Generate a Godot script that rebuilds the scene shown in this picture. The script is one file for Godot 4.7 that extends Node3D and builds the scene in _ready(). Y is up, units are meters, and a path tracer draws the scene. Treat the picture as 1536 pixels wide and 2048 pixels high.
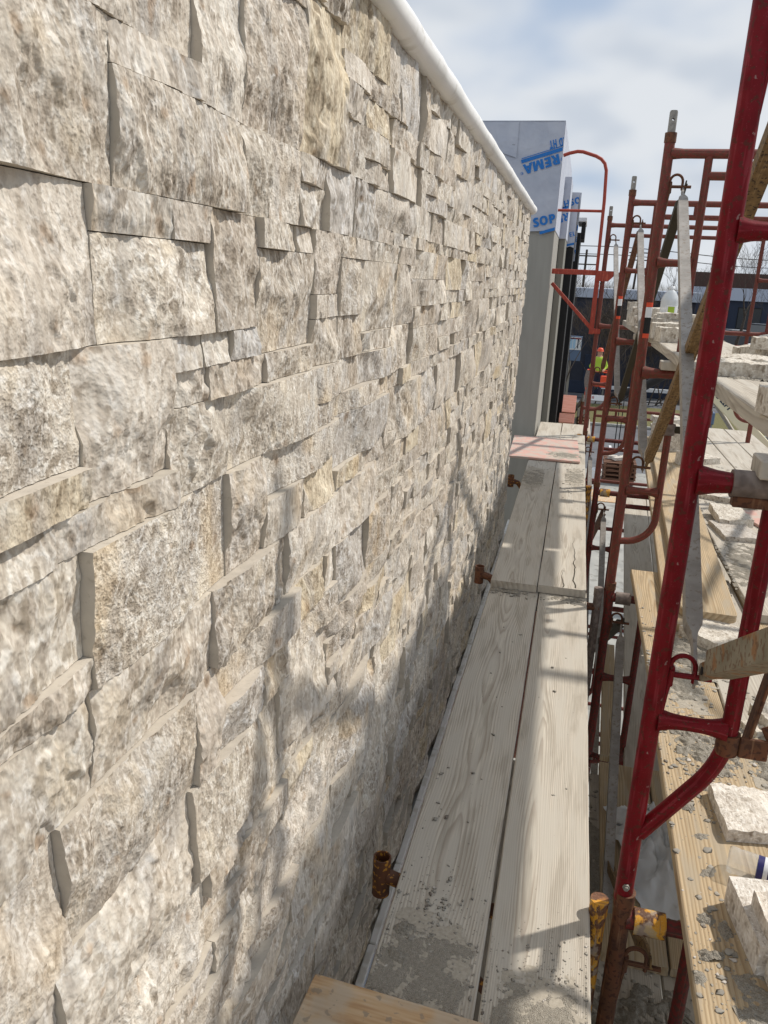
extends Node3D
# A stone veneer wall seen from a mason's scaffold. Camera-side axes: x away from the wall, y up, z back towards the viewer.

var rng := RandomNumberGenerator.new()
var M := {}
var taken := {}
var fam := {}


# ---------------------------------------------------------------- mesh builder
class Shape:
	var v := PackedVector3Array()
	var n := PackedVector3Array()
	var uv := PackedVector2Array()
	var c := PackedColorArray()
	var ix := PackedInt32Array()
	var tint := Color.WHITE

	func vert(p: Vector3, nn: Vector3, t: Vector2) -> int:
		v.append(p); n.append(nn); uv.append(t); c.append(tint)
		return v.size() - 1

	func tri(a: int, b: int, d: int) -> void:
		var g := (v[b] - v[a]).cross(v[d] - v[a])
		if g.dot(n[a] + n[b] + n[d]) > 0.0:
			ix.append(a); ix.append(d); ix.append(b)
		else:
			ix.append(a); ix.append(b); ix.append(d)

	func face(ps: Array, out := Vector3.ZERO, uvs: Array = []) -> void:
		var g: Vector3 = (ps[1] - ps[0]).cross(ps[2] - ps[0]).normalized()
		if out != Vector3.ZERO and g.dot(out) < 0.0:
			g = -g
		var ax := 0 if absf(g.x) > absf(g.y) and absf(g.x) > absf(g.z) else (1 if absf(g.y) > absf(g.z) else 2)
		var first := v.size()
		for i in ps.size():
			var p: Vector3 = ps[i]
			var t := Vector2(p.z, -p.y) if ax == 0 else (Vector2(p.x, p.z) if ax == 1 else Vector2(p.x, -p.y))
			vert(p, g, uvs[i] if uvs.size() else t)
		for i in range(1, ps.size() - 1):
			tri(first, first + i, first + i + 1)

	# a box with chamfered edges, its centre at t
	func box(size: Vector3, t := Transform3D(), bevel := 0.003) -> void:
		var h := size / 2.0
		var b := minf(bevel, minf(h.x, minf(h.y, h.z)) * 0.6)
		var q := func(s: Vector3, ax: int) -> Vector3:
			var p := s * (h - Vector3(b, b, b))
			p[ax] = s[ax] * h[ax]
			return t * p
		var o := t.origin
		for ax in 3:
			var a1 := (ax + 1) % 3
			var a2 := (ax + 2) % 3
			for s in [-1.0, 1.0]:
				var ps := []
				for k in [[-1.0, -1.0], [1.0, -1.0], [1.0, 1.0], [-1.0, 1.0]]:
					var w := Vector3()
					w[ax] = s; w[a1] = k[0]; w[a2] = k[1]
					ps.append(q.call(w, ax))
				var mid := (ps[0] + ps[2]) as Vector3
				face(ps, mid / 2.0 - o)
			if b > 0.0:
				for s1 in [-1.0, 1.0]:
					for s2 in [-1.0, 1.0]:
						var lo := Vector3(); var hi := Vector3()
						lo[ax] = -1.0; lo[a1] = s1; lo[a2] = s2
						hi = lo; hi[ax] = 1.0
						var ps := [q.call(lo, a1), q.call(hi, a1), q.call(hi, a2), q.call(lo, a2)]
						face(ps, ((ps[0] + ps[2]) as Vector3) / 2.0 - o)
		if b > 0.0:
			for sx in [-1.0, 1.0]:
				for sy in [-1.0, 1.0]:
					for sz in [-1.0, 1.0]:
						var w := Vector3(sx, sy, sz)
						var ps := [q.call(w, 0), q.call(w, 1), q.call(w, 2)]
						face(ps, (ps[0] as Vector3) - o)

	# a round bar along a path; r: one radius or one per point
	func tube(path: Array, r, segs := 12, caps := true, wide := 1.0) -> void:
		var m := path.size()
		var along := 0.0
		var up := Vector3.UP
		var d0: Vector3 = (path[1] - path[0]).normalized()
		if absf(d0.dot(up)) > 0.95:
			up = Vector3.RIGHT
		var side := d0.cross(up).normalized()
		var first := v.size()
		for i in m:
			var dir: Vector3
			if i == 0:
				dir = d0
			elif i == m - 1:
				dir = (path[i] - path[i - 1]).normalized()
			else:
				dir = ((path[i + 1] - path[i]).normalized() + (path[i] - path[i - 1]).normalized()).normalized()
			if i > 0:
				along += (path[i] as Vector3).distance_to(path[i - 1])
			side = (side - dir * side.dot(dir)).normalized()
			var o := dir.cross(side).normalized()
			var rad: float = r[i] if r is Array else r
			for k in segs + 1:
				var a := TAU * k / segs
				var nn := side * cos(a) + o * sin(a)
				vert((path[i] as Vector3) + (side * cos(a) * wide + o * sin(a)) * rad, nn, Vector2(a / TAU * 0.14, along))
			if caps and (i == 0 or i == m - 1):
				var cn := -dir if i == 0 else dir
				var mid := vert(path[i], cn, Vector2(0, along))
				var ring := []
				for k in segs:
					var a := TAU * k / segs
					ring.append(vert((path[i] as Vector3) + (side * cos(a) * wide + o * sin(a)) * rad, cn, Vector2(cos(a), sin(a)) * 0.02))
				for k in segs:
					tri(mid, ring[k], ring[(k + 1) % segs])
		var row := segs + 1
		var rows := []
		# caps put extra points between rings; find where each ring starts
		var at := first
		for i in m:
			rows.append(at)
			at += row
			if caps and (i == 0 or i == m - 1):
				at += segs + 1
		for i in m - 1:
			for k in segs:
				var a: int = rows[i] + k
				var b: int = rows[i + 1] + k
				tri(a, b, b + 1)
				tri(a, b + 1, a + 1)

	# an open pipe end: outer wall, inner wall, lip
	func pipe(a: Vector3, b: Vector3, r: float, thick := 0.004, segs := 20) -> void:
		tube([a, b], r, segs, false)
		var first := v.size()
		tube([a, b], r - thick, segs, false)
		for i in range(first, v.size()):
			n[i] = -n[i]
		var dir := (b - a).normalized()
		var up := Vector3.UP if absf(dir.y) < 0.9 else Vector3.RIGHT
		var s := dir.cross(up).normalized()
		var o := dir.cross(s)
		for e in [[a, -dir], [b, dir]]:
			for k in segs:
				var ps := []
				for w in [[k, r], [k + 1, r], [k + 1, r - thick], [k, r - thick]]:
					var an: float = TAU * w[0] / segs
					ps.append((e[0] as Vector3) + (s * cos(an) + o * sin(an)) * (w[1] as float))
				face(ps, e[1])
		# the inner wall was wound for the outside; wind it again
		for i in range(0, ix.size(), 3):
			if ix[i] >= first:
				var g := (v[ix[i + 1]] - v[ix[i]]).cross(v[ix[i + 2]] - v[ix[i]])
				if g.dot(n[ix[i]]) > 0.0:
					var w := ix[i + 1]
					ix[i + 1] = ix[i + 2]
					ix[i + 2] = w

	func lathe(prof: Array, segs := 16, t := Transform3D()) -> void:
		var first := v.size()
		var row := segs + 1
		for i in prof.size():
			var p: Vector2 = prof[i]
			var a: Vector2 = prof[maxi(i - 1, 0)]
			var b: Vector2 = prof[mini(i + 1, prof.size() - 1)]
			var dd := (b - a).normalized()
			for k in row:
				var an := TAU * k / segs
				var rad := Vector3(cos(an), 0, sin(an))
				vert(t * (rad * p.x + Vector3(0, p.y, 0)), (t.basis * (rad * dd.y - Vector3(0, dd.x, 0))).normalized(), Vector2(float(k) / segs, p.y))
		for i in prof.size() - 1:
			for k in segs:
				var q := first + i * row + k
				tri(q, q + row, q + row + 1)
				tri(q, q + row + 1, q + 1)

	func arrays() -> Array:
		var a := []
		a.resize(Mesh.ARRAY_MAX)
		a[Mesh.ARRAY_VERTEX] = v
		a[Mesh.ARRAY_NORMAL] = n
		a[Mesh.ARRAY_TEX_UV] = uv
		a[Mesh.ARRAY_COLOR] = c
		a[Mesh.ARRAY_INDEX] = ix
		return a

	func mesh() -> ArrayMesh:
		var m := ArrayMesh.new()
		m.add_surface_from_arrays(Mesh.PRIMITIVE_TRIANGLES, arrays())
		return m


# ---------------------------------------------------------------- naming and tagging
func numbered(parent: Node, called: String) -> String:
	var key := str(parent.get_instance_id()) + called
	var k: int = taken.get(key, 0)
	taken[key] = k + 1
	return called if k == 0 else "%s_%03d" % [called, k]


func tag(o: Node3D, label: String, category: String, group := "", kind := "") -> Node3D:
	if label: o.set_meta("label", label)
	if category: o.set_meta("category", category)
	if group: o.set_meta("group", group)
	if kind: o.set_meta("kind", kind)
	return o


func thing(called: String, label: String, category: String, at := Vector3.ZERO, turn := 0.0, group := "") -> Node3D:
	var o := Node3D.new()
	o.name = numbered(self, called)
	add_child(o, true)
	o.position = at
	o.rotation.y = turn
	return tag(o, label, category, group)


func part(called: String, mesh: Mesh, mat: Material, parent: Node = null, at := Vector3.ZERO) -> MeshInstance3D:
	if parent == null:
		parent = self
	var o := MeshInstance3D.new()
	o.name = numbered(parent, called)
	o.mesh = mesh
	if mat: o.material_override = mat
	parent.add_child(o, true)
	o.position = at
	return o


func obj(called: String, s: Shape, mat: Material, parent: Node = null, at := Vector3.ZERO) -> MeshInstance3D:
	return part(called, s.mesh(), mat, parent, at)


func structure(called: String, s: Shape, mat: Material, label := "") -> MeshInstance3D:
	var o := obj(called, s, mat)
	o.set_meta("kind", "structure")
	if label: o.set_meta("label", label)
	return o


func copy(o: Node3D, label: String, at: Vector3, turn := 0.0) -> Node3D:
	var base := str(o.name).rstrip("0123456789").rstrip("_")
	var r: Node3D = o.duplicate()
	r.name = numbered(self, base)
	add_child(r, true)
	r.position = at
	r.rotation.y = turn
	r.set_meta("label", label)
	return r


# ---------------------------------------------------------------- textures
func noise(kind: int, freq: float, octaves: int, seed: int) -> FastNoiseLite:
	var f := FastNoiseLite.new()
	f.noise_type = kind
	f.frequency = freq
	f.seed = seed
	if octaves > 1:
		f.fractal_type = FastNoiseLite.FRACTAL_FBM
		f.fractal_octaves = octaves
	else:
		f.fractal_type = FastNoiseLite.FRACTAL_NONE
	return f


func bytes(w: int, h: int, freq: float, octaves: int, seed: int, kind := FastNoiseLite.TYPE_SIMPLEX_SMOOTH, ridged := false, warp := 0.0) -> PackedByteArray:
	var f := noise(kind, freq, octaves, seed)
	if ridged:
		f.fractal_type = FastNoiseLite.FRACTAL_RIDGED
	if warp > 0.0:
		f.domain_warp_enabled = true
		f.domain_warp_amplitude = warp
		f.domain_warp_frequency = freq * 0.7
	var im := f.get_seamless_image(w, h)
	im.convert(Image.FORMAT_L8)
	return im.get_data()


func stretched(w: int, h: int, sx: int, sy: int, freq: float, octaves: int, seed: int, ridged := false) -> PackedByteArray:
	var f := noise(FastNoiseLite.TYPE_SIMPLEX_SMOOTH, freq, octaves, seed)
	if ridged:
		f.fractal_type = FastNoiseLite.FRACTAL_RIDGED
	var im := f.get_seamless_image(w / sx, h / sy)
	im.convert(Image.FORMAT_L8)
	im.resize(w, h, Image.INTERPOLATE_CUBIC)
	return im.get_data()


# base: bytes through a ramp of sRGB colours; overlays: [bytes, low, high, colour, strength]
func paint(w: int, h: int, base: PackedByteArray, ramp: Array, overlays: Array) -> ImageTexture:
	var lut := PackedColorArray()
	for i in 256:
		var t := i / 255.0 * (ramp.size() - 1)
		var k := mini(int(t), ramp.size() - 2)
		lut.append((ramp[k] as Color).lerp(ramp[k + 1], t - k))
	var weights := []
	for o in overlays:
		var wl := PackedFloat32Array()
		for i in 256:
			wl.append(smoothstep(o[1], o[2], i / 255.0) * o[4])
		weights.append(wl)
	var out := PackedByteArray()
	out.resize(w * h * 3)
	var no := overlays.size()
	for i in w * h:
		var col := lut[base[i]]
		for k in no:
			var t: float = weights[k][overlays[k][0][i]]
			if t > 0.0:
				col = col.lerp(overlays[k][3], t)
		out[i * 3] = int(clampf(col.r, 0, 1) * 255.0)
		out[i * 3 + 1] = int(clampf(col.g, 0, 1) * 255.0)
		out[i * 3 + 2] = int(clampf(col.b, 0, 1) * 255.0)
	var im := Image.create_from_data(w, h, false, Image.FORMAT_RGB8, out)
	return ImageTexture.create_from_image(im)


func grey(w: int, h: int, b: PackedByteArray) -> ImageTexture:
	return ImageTexture.create_from_image(Image.create_from_data(w, h, false, Image.FORMAT_L8, b))


func mix_bytes(list: Array, contrast := 1.0) -> PackedByteArray:
	var out: PackedByteArray = list[0][0].duplicate()
	var total := 0.0
	for l in list: total += l[1]
	for i in out.size():
		var s := 0.0
		for l in list:
			s += l[0][i] * l[1]
		out[i] = int(clampf((s / total - 128.0) * contrast + 128.0, 0, 255))
	return out


func mat(tex: Texture2D, rough := 0.85, uv := 1.0, bump: Texture2D = null, bump_cm := 0.0, metal := 0.0, color := Color.WHITE) -> StandardMaterial3D:
	var m := StandardMaterial3D.new()
	m.albedo_color = color
	if tex: m.albedo_texture = tex
	m.roughness = rough
	m.metallic = metal
	m.uv1_scale = Vector3(uv, uv, uv)
	if bump:
		m.heightmap_enabled = true
		m.heightmap_texture = bump
		m.heightmap_scale = bump_cm
	return m


func rgb(r: int, g: int, b: int) -> Color:
	return Color8(r, g, b)


# One sawn face of a board: growth rings cut by the face, so that the grain runs as straight lines and as cathedral arches.
func wood(seed: int, pale: Color, late: Color, dust: Color, dust_from: float, ring := 0.0062) -> StandardMaterial3D:
	var w := 288
	var h := 1792
	rng.seed = seed * 77 + 5
	var fibre := stretched(w, h, 1, 16, 0.12, 3, seed)
	var cloud := stretched(w, h, 1, 2, 0.012, 4, seed + 50)
	var wob := stretched(w, h, 2, 8, 0.02, 3, seed + 90)
	var long := noise(FastNoiseLite.TYPE_SIMPLEX_SMOOTH, 0.9, 2, seed + 20)
	var cx := rng.randf_range(-0.05, 0.05)
	var d0 := rng.randf_range(0.035, 0.06)
	var tilt := rng.randf_range(0.004, 0.010) * (1.0 if seed % 2 else -1.0)
	var out := PackedByteArray(); out.resize(w * h * 3)
	var hi := PackedByteArray(); hi.resize(w * h)
	for y in h:
		var s := y / float(h) * 4.9
		var d := d0 + tilt * s + 0.014 * long.get_noise_1d(s)
		var x0 := cx + 0.014 * long.get_noise_1d(s * 0.8 + 40.0)
		for x in w:
			var i := y * w + x
			var dx := (x / float(w) - 0.5) * 0.235 - x0
			var r := (sqrt(dx * dx + d * d) + wob[i] * 0.000022) / ring
			var f := r - floorf(r)
			var late_k := clampf((f - 0.35) * 1.9, 0, 1) * clampf((1.0 - f) * 9.0, 0, 1)
			late_k *= 0.55 + fibre[i] / 400.0
			var k := 0.90 + fibre[i] / 1700.0
			var col := pale.lerp(late, late_k * 0.9) * k
			var du := smoothstep(dust_from, dust_from + 0.3, cloud[i] / 255.0) * 0.75
			col = col.lerp(dust, du)
			var soil := smoothstep(0.42, 0.2, cloud[i] / 255.0) * 0.16
			col = col.lerp(Color(0.42, 0.38, 0.32), soil)
			out[i * 3] = int(clampf(col.r, 0, 1) * 255.0)
			out[i * 3 + 1] = int(clampf(col.g, 0, 1) * 255.0)
			out[i * 3 + 2] = int(clampf(col.b, 0, 1) * 255.0)
			hi[i] = int(clampf(90.0 + 110.0 * late_k * (1.0 - du) + fibre[i] * 0.15, 0, 255))
	var tex := ImageTexture.create_from_image(Image.create_from_data(w, h, false, Image.FORMAT_RGB8, out))
	return mat(tex, 0.92, 1.0, grey(w, h, hi), 0.09)


func make_materials() -> void:
	var N := 1024
	# split limestone: clouded cream and grey with white crystalline veins and darker pits
	var big := bytes(N, N, 0.006, 5, 11)
	var mid := bytes(N, N, 0.022, 4, 12, FastNoiseLite.TYPE_SIMPLEX_SMOOTH, false, 25.0)
	var vein := bytes(N, N, 0.016, 4, 13, FastNoiseLite.TYPE_SIMPLEX_SMOOTH, true, 30.0)
	var fine := bytes(N, N, 0.09, 3, 14)
	var pit := bytes(N, N, 0.03, 5, 15)
	var fib := stretched(N, N, 1, 4, 0.06, 3, 16)
	var crisp := bytes(N, N, 0.05, 4, 17, FastNoiseLite.TYPE_SIMPLEX, true, 12.0)
	var grit := bytes(N, N, 0.16, 2, 18, FastNoiseLite.TYPE_SIMPLEX)
	var wisp := stretched(N, N, 1, 3, 0.03, 4, 19, true)
	var base := mix_bytes([[big, 1.1], [mid, 1.2], [fine, 0.9], [fib, 0.9], [crisp, 0.6], [grit, 0.5]], 2.1)
	M.stone_tex = paint(N, N, base, [rgb(128, 118, 106), rgb(192, 183, 172), rgb(226, 220, 210), rgb(251, 249, 245)],
		[[pit, 0.58, 0.74, rgb(146, 134, 118), 0.5], [vein, 0.68, 0.84, rgb(255, 254, 251), 0.7], [wisp, 0.74, 0.9, rgb(252, 250, 246), 0.6], [big, 0.66, 0.82, rgb(222, 206, 180), 0.3]])
	M.stone_bump = grey(N, N, mix_bytes([[fine, 1.1], [fib, 0.8], [crisp, 1.2], [grit, 0.6]], 1.8))
	var st := mat(M.stone_tex, 0.88, 1.0, M.stone_bump, 0.19)
	st.vertex_color_use_as_albedo = true
	M.stone = st
	# a paler, more fibrous sheet of the same stone
	var base2 := mix_bytes([[big, 1.2], [mid, 0.7], [fib, 1.3], [wisp, 0.9], [fine, 0.8]], 1.9)
	var st2 := mat(paint(N, N, base2, [rgb(144, 134, 122), rgb(202, 194, 184), rgb(230, 225, 217), rgb(252, 251, 248)],
		[[pit, 0.62, 0.78, rgb(144, 132, 118), 0.5], [vein, 0.72, 0.86, rgb(255, 254, 252), 0.6], [crisp, 0.86, 0.96, rgb(178, 166, 152), 0.5]]), 0.88, 1.0, M.stone_bump, 0.16)
	st2.vertex_color_use_as_albedo = true
	M.stone_pale = st2
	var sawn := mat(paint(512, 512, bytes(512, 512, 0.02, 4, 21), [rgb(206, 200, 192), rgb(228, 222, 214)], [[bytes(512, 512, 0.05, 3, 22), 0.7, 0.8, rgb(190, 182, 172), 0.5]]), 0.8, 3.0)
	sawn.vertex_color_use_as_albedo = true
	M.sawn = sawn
	M.mortar = mat(paint(512, 512, bytes(512, 512, 0.03, 5, 24), [rgb(138, 132, 120), rgb(166, 159, 146)], [[bytes(512, 512, 0.12, 2, 25), 0.66, 0.8, rgb(186, 182, 172), 0.7], [bytes(512, 512, 0.14, 2, 26), 0.7, 0.8, rgb(92, 86, 78), 0.7]]), 0.96, 5.0, grey(512, 512, bytes(512, 512, 0.1, 4, 27)), 0.3)
	# boards
	M.grey_wood = []
	for k in 4:
		M.grey_wood.append(wood(31 + k, rgb(196, 189, 175), rgb(163, 152, 139), rgb(187, 181, 169), 0.42, [0.0062, 0.0047, 0.0058, 0.005][k]))
	M.tan_wood = []
	for k in 3:
		M.tan_wood.append(wood(41 + k, rgb(192, 172, 140), rgb(152, 128, 97), rgb(170, 158, 138), 0.52, [0.0075, 0.0068, 0.0055][k]))
	var g := bytes(512, 512, 0.012, 4, 51)
	var sc := bytes(512, 512, 0.05, 4, 52, FastNoiseLite.TYPE_SIMPLEX_SMOOTH, true)
	var sp := bytes(512, 512, 0.045, 4, 53)
	var streak := stretched(512, 512, 1, 16, 0.05, 3, 54)
	var speck := bytes(512, 512, 0.11, 2, 77)
	var blot := bytes(512, 512, 0.018, 6, 76, FastNoiseLite.TYPE_SIMPLEX, false, 14.0)
	M.red = mat(paint(512, 512, g, [rgb(92, 9, 17), rgb(114, 13, 23), rgb(120, 26, 34)], [[streak, 0.60, 0.85, rgb(150, 70, 74), 0.55], [sp, 0.68, 0.73, rgb(84, 44, 32), 0.8], [sc, 0.88, 0.96, rgb(176, 128, 126), 0.6], [speck, 0.88, 0.97, rgb(170, 130, 126), 0.5], [blot, 0.91, 0.93, rgb(150, 138, 128), 0.8]]), 0.5, 2.2, grey(512, 512, blot), 0.05)
	M.red.metallic_specular = 0.3
	M.maroon = mat(paint(512, 512, g, [rgb(104, 46, 36), rgb(118, 50, 38), rgb(98, 36, 29)], [[sp, 0.50, 0.64, rgb(92, 58, 40), 0.8], [streak, 0.66, 0.88, rgb(150, 92, 78), 0.5], [sc, 0.86, 0.95, rgb(170, 142, 130), 0.5], [speck, 0.86, 0.93, rgb(186, 172, 162), 0.6]]), 0.68, 2.2, grey(512, 512, blot), 0.05)
	M.dark_maroon = mat(paint(512, 512, g, [rgb(98, 26, 20), rgb(116, 32, 24), rgb(88, 26, 20)], [[sp, 0.46, 0.62, rgb(70, 42, 30), 0.85], [streak, 0.68, 0.88, rgb(140, 90, 76), 0.4]]), 0.65, 2.2)
	M.brown = mat(paint(512, 512, g, [rgb(74, 44, 28), rgb(98, 62, 38), rgb(116, 66, 40)], [[sp, 0.6, 0.68, rgb(64, 34, 22), 0.7], [streak, 0.66, 0.85, rgb(150, 116, 88), 0.5]]), 0.75, 2.2)
	M.orange = mat(paint(512, 512, g, [rgb(150, 54, 38), rgb(172, 66, 46)], [[streak, 0.6, 0.9, rgb(214, 130, 104), 0.5], [sp, 0.68, 0.74, rgb(120, 58, 44), 0.6]]), 0.6, 2.2)
	M.yellow = mat(paint(512, 512, g, [rgb(204, 142, 34), rgb(216, 158, 48)], [[blot, 0.40, 0.62, rgb(84, 54, 38), 0.95], [sc, 0.78, 0.9, rgb(206, 196, 186), 0.6], [streak, 0.60, 0.8, rgb(128, 84, 58), 0.7], [g, 0.62, 0.74, rgb(170, 160, 148), 0.7]]), 0.65, 2.2)
	M.galv = mat(paint(512, 512, bytes(512, 512, 0.012, 4, 55), [rgb(128, 123, 117), rgb(164, 159, 152)], [[sp, 0.68, 0.74, rgb(122, 108, 96), 0.6], [sc, 0.88, 0.96, rgb(214, 206, 194), 0.5]]), 0.6, 2.0, null, 0.0, 0.15)
	M.olive = mat(paint(512, 512, bytes(512, 512, 0.03, 4, 56), [rgb(98, 76, 46), rgb(140, 112, 70)], [[sp, 0.68, 0.72, rgb(52, 38, 24), 0.9], [streak, 0.66, 0.85, rgb(160, 138, 104), 0.5]]), 0.8, 3.0)
	M.dark_brace = mat(null, 0.8, 1.0, null, 0, 0.2, rgb(58, 52, 38))
	M.steel = mat(paint(256, 256, bytes(256, 256, 0.04, 4, 57), [rgb(126, 122, 116), rgb(160, 156, 148)], []), 0.5, 4.0, null, 0, 0.4)
	M.grime = mat(paint(256, 256, bytes(256, 256, 0.05, 4, 58), [rgb(92, 82, 76), rgb(136, 122, 114)], [[bytes(256, 256, 0.02, 5, 59), 0.55, 0.8, rgb(168, 158, 150), 0.45]]), 0.85, 2.5)
	M.black = mat(null, 0.75, 1.0, null, 0, 0, rgb(22, 22, 23))
	M.rubber = mat(null, 0.8, 1.0, null, 0, 0, rgb(26, 26, 27))
	M.redply = mat(paint(512, 512, stretched(512, 512, 8, 1, 0.05, 4, 60), [rgb(196, 152, 140), rgb(208, 174, 160)], [[bytes(512, 512, 0.010, 5, 74), 0.38, 0.62, rgb(188, 176, 164), 0.85], [sc, 0.86, 0.93, rgb(172, 92, 84), 0.5]]), 0.85, 1.6)
	M.pinkply = mat(paint(512, 512, stretched(512, 512, 8, 1, 0.05, 4, 60), [rgb(222, 150, 130), rgb(236, 178, 158)], [[sc, 0.8, 0.92, rgb(196, 116, 98), 0.5]]), 0.85, 1.6)
	M.ply = mat(paint(512, 512, mix_bytes([[stretched(512, 512, 1, 16, 0.14, 3, 61), 1.0], [stretched(512, 512, 1, 8, 0.03, 4, 80), 1.3]], 1.7), [rgb(168, 130, 92), rgb(194, 160, 120), rgb(208, 182, 148)], [[bytes(512, 512, 0.006, 6, 62), 0.40, 0.66, rgb(190, 176, 156), 0.7], [sp, 0.74, 0.8, rgb(140, 128, 112), 0.6]]), 0.85, 1.3)
	M.taupe = mat(paint(256, 256, stretched(256, 256, 1, 8, 0.04, 4, 63), [rgb(150, 147, 138), rgb(160, 157, 148)], []), 0.7, 1.0)
	M.taupe2 = mat(null, 0.7, 1.0, null, 0, 0, rgb(128, 126, 117))
	M.membrane = mat(paint(512, 512, bytes(512, 512, 0.008, 4, 64), [rgb(172, 178, 192), rgb(196, 200, 210)], []), 0.55, 0.8, grey(512, 512, bytes(512, 512, 0.008, 3, 65, FastNoiseLite.TYPE_SIMPLEX_SMOOTH, true)), 0.5)
	M.blue_ink = mat(null, 0.6, 1.0, null, 0, 0, rgb(22, 112, 190))
	M.coping = mat(paint(256, 256, bytes(256, 256, 0.01, 3, 66), [rgb(232, 232, 228), rgb(244, 243, 240)], [[bytes(256, 256, 0.03, 4, 79), 0.6, 0.85, rgb(196, 192, 180), 0.5]]), 0.45, 1.0)
	M.asphalt = mat(paint(512, 512, bytes(512, 512, 0.01, 5, 67), [rgb(84, 86, 90), rgb(112, 113, 116)], [[bytes(512, 512, 0.2, 2, 68), 0.6, 0.9, rgb(130, 130, 130), 0.4]]), 0.95, 0.08)
	M.concrete = mat(paint(512, 512, bytes(512, 512, 0.012, 5, 69), [rgb(138, 138, 134), rgb(168, 167, 160)], [[bytes(512, 512, 0.02, 4, 70), 0.62, 0.75, rgb(120, 118, 112), 0.6]]), 0.93, 0.25)
	M.grass = mat(paint(512, 512, bytes(512, 512, 0.05, 5, 71), [rgb(78, 78, 44), rgb(124, 116, 74)], []), 1.0, 0.4)
	M.navy = mat(paint(256, 256, stretched(256, 256, 4, 1, 0.03, 3, 72), [rgb(36, 40, 52), rgb(44, 48, 62)], []), 0.7, 0.3)
	M.navy2 = mat(null, 0.6, 1.0, null, 0, 0, rgb(24, 38, 60))
	M.white = mat(null, 0.6, 1.0, null, 0, 0, rgb(226, 228, 230))
	M.fascia = mat(null, 0.7, 1.0, null, 0, 0, rgb(176, 184, 198))
	M.brick_red = mat(null, 0.85, 1.0, null, 0, 0, rgb(78, 56, 50))
	M.bark = mat(paint(256, 256, stretched(256, 256, 1, 4, 0.06, 3, 73), [rgb(58, 50, 44), rgb(88, 78, 68)], []), 0.95, 2.0)
	M.red_plain = mat(null, 0.5, 1.0, null, 0, 0, rgb(150, 24, 34))
	M.lift_orange = mat(null, 0.45, 1.0, null, 0, 0, rgb(218, 74, 36))
	M.cream = mat(null, 0.5, 1.0, null, 0, 0, rgb(222, 212, 176))
	M.hivis = mat(null, 0.8, 1.0, null, 0, 0, rgb(160, 196, 52))
	M.skinny = StandardMaterial3D.new()
	M.skinny.vertex_color_use_as_albedo = true
	M.skinny.roughness = 0.85
	M.plastic_bag = mat(null, 0.35, 1.0, null, 0, 0, rgb(236, 239, 241))
	M.plastic_bag.backlight_enabled = true
	M.plastic_bag.backlight = Color(0.5, 0.5, 0.5)
	var clear := StandardMaterial3D.new()
	clear.transparency = BaseMaterial3D.TRANSPARENCY_ALPHA
	clear.albedo_color = Color(0.92, 0.95, 0.96, 0.16)
	clear.roughness = 0.06
	M.clear = clear
	var glass := StandardMaterial3D.new()
	glass.albedo_color = rgb(30, 38, 44)
	glass.roughness = 0.05
	glass.metallic = 0.0
	glass.metallic_specular = 0.9
	M.glass = glass
	var milk := StandardMaterial3D.new()
	milk.transparency = BaseMaterial3D.TRANSPARENCY_ALPHA
	milk.albedo_color = Color(0.93, 0.95, 0.96, 0.55)
	milk.roughness = 0.25
	M.milk = milk


# ---------------------------------------------------------------- the stone wall
const WALL_BACK := -0.505

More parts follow.
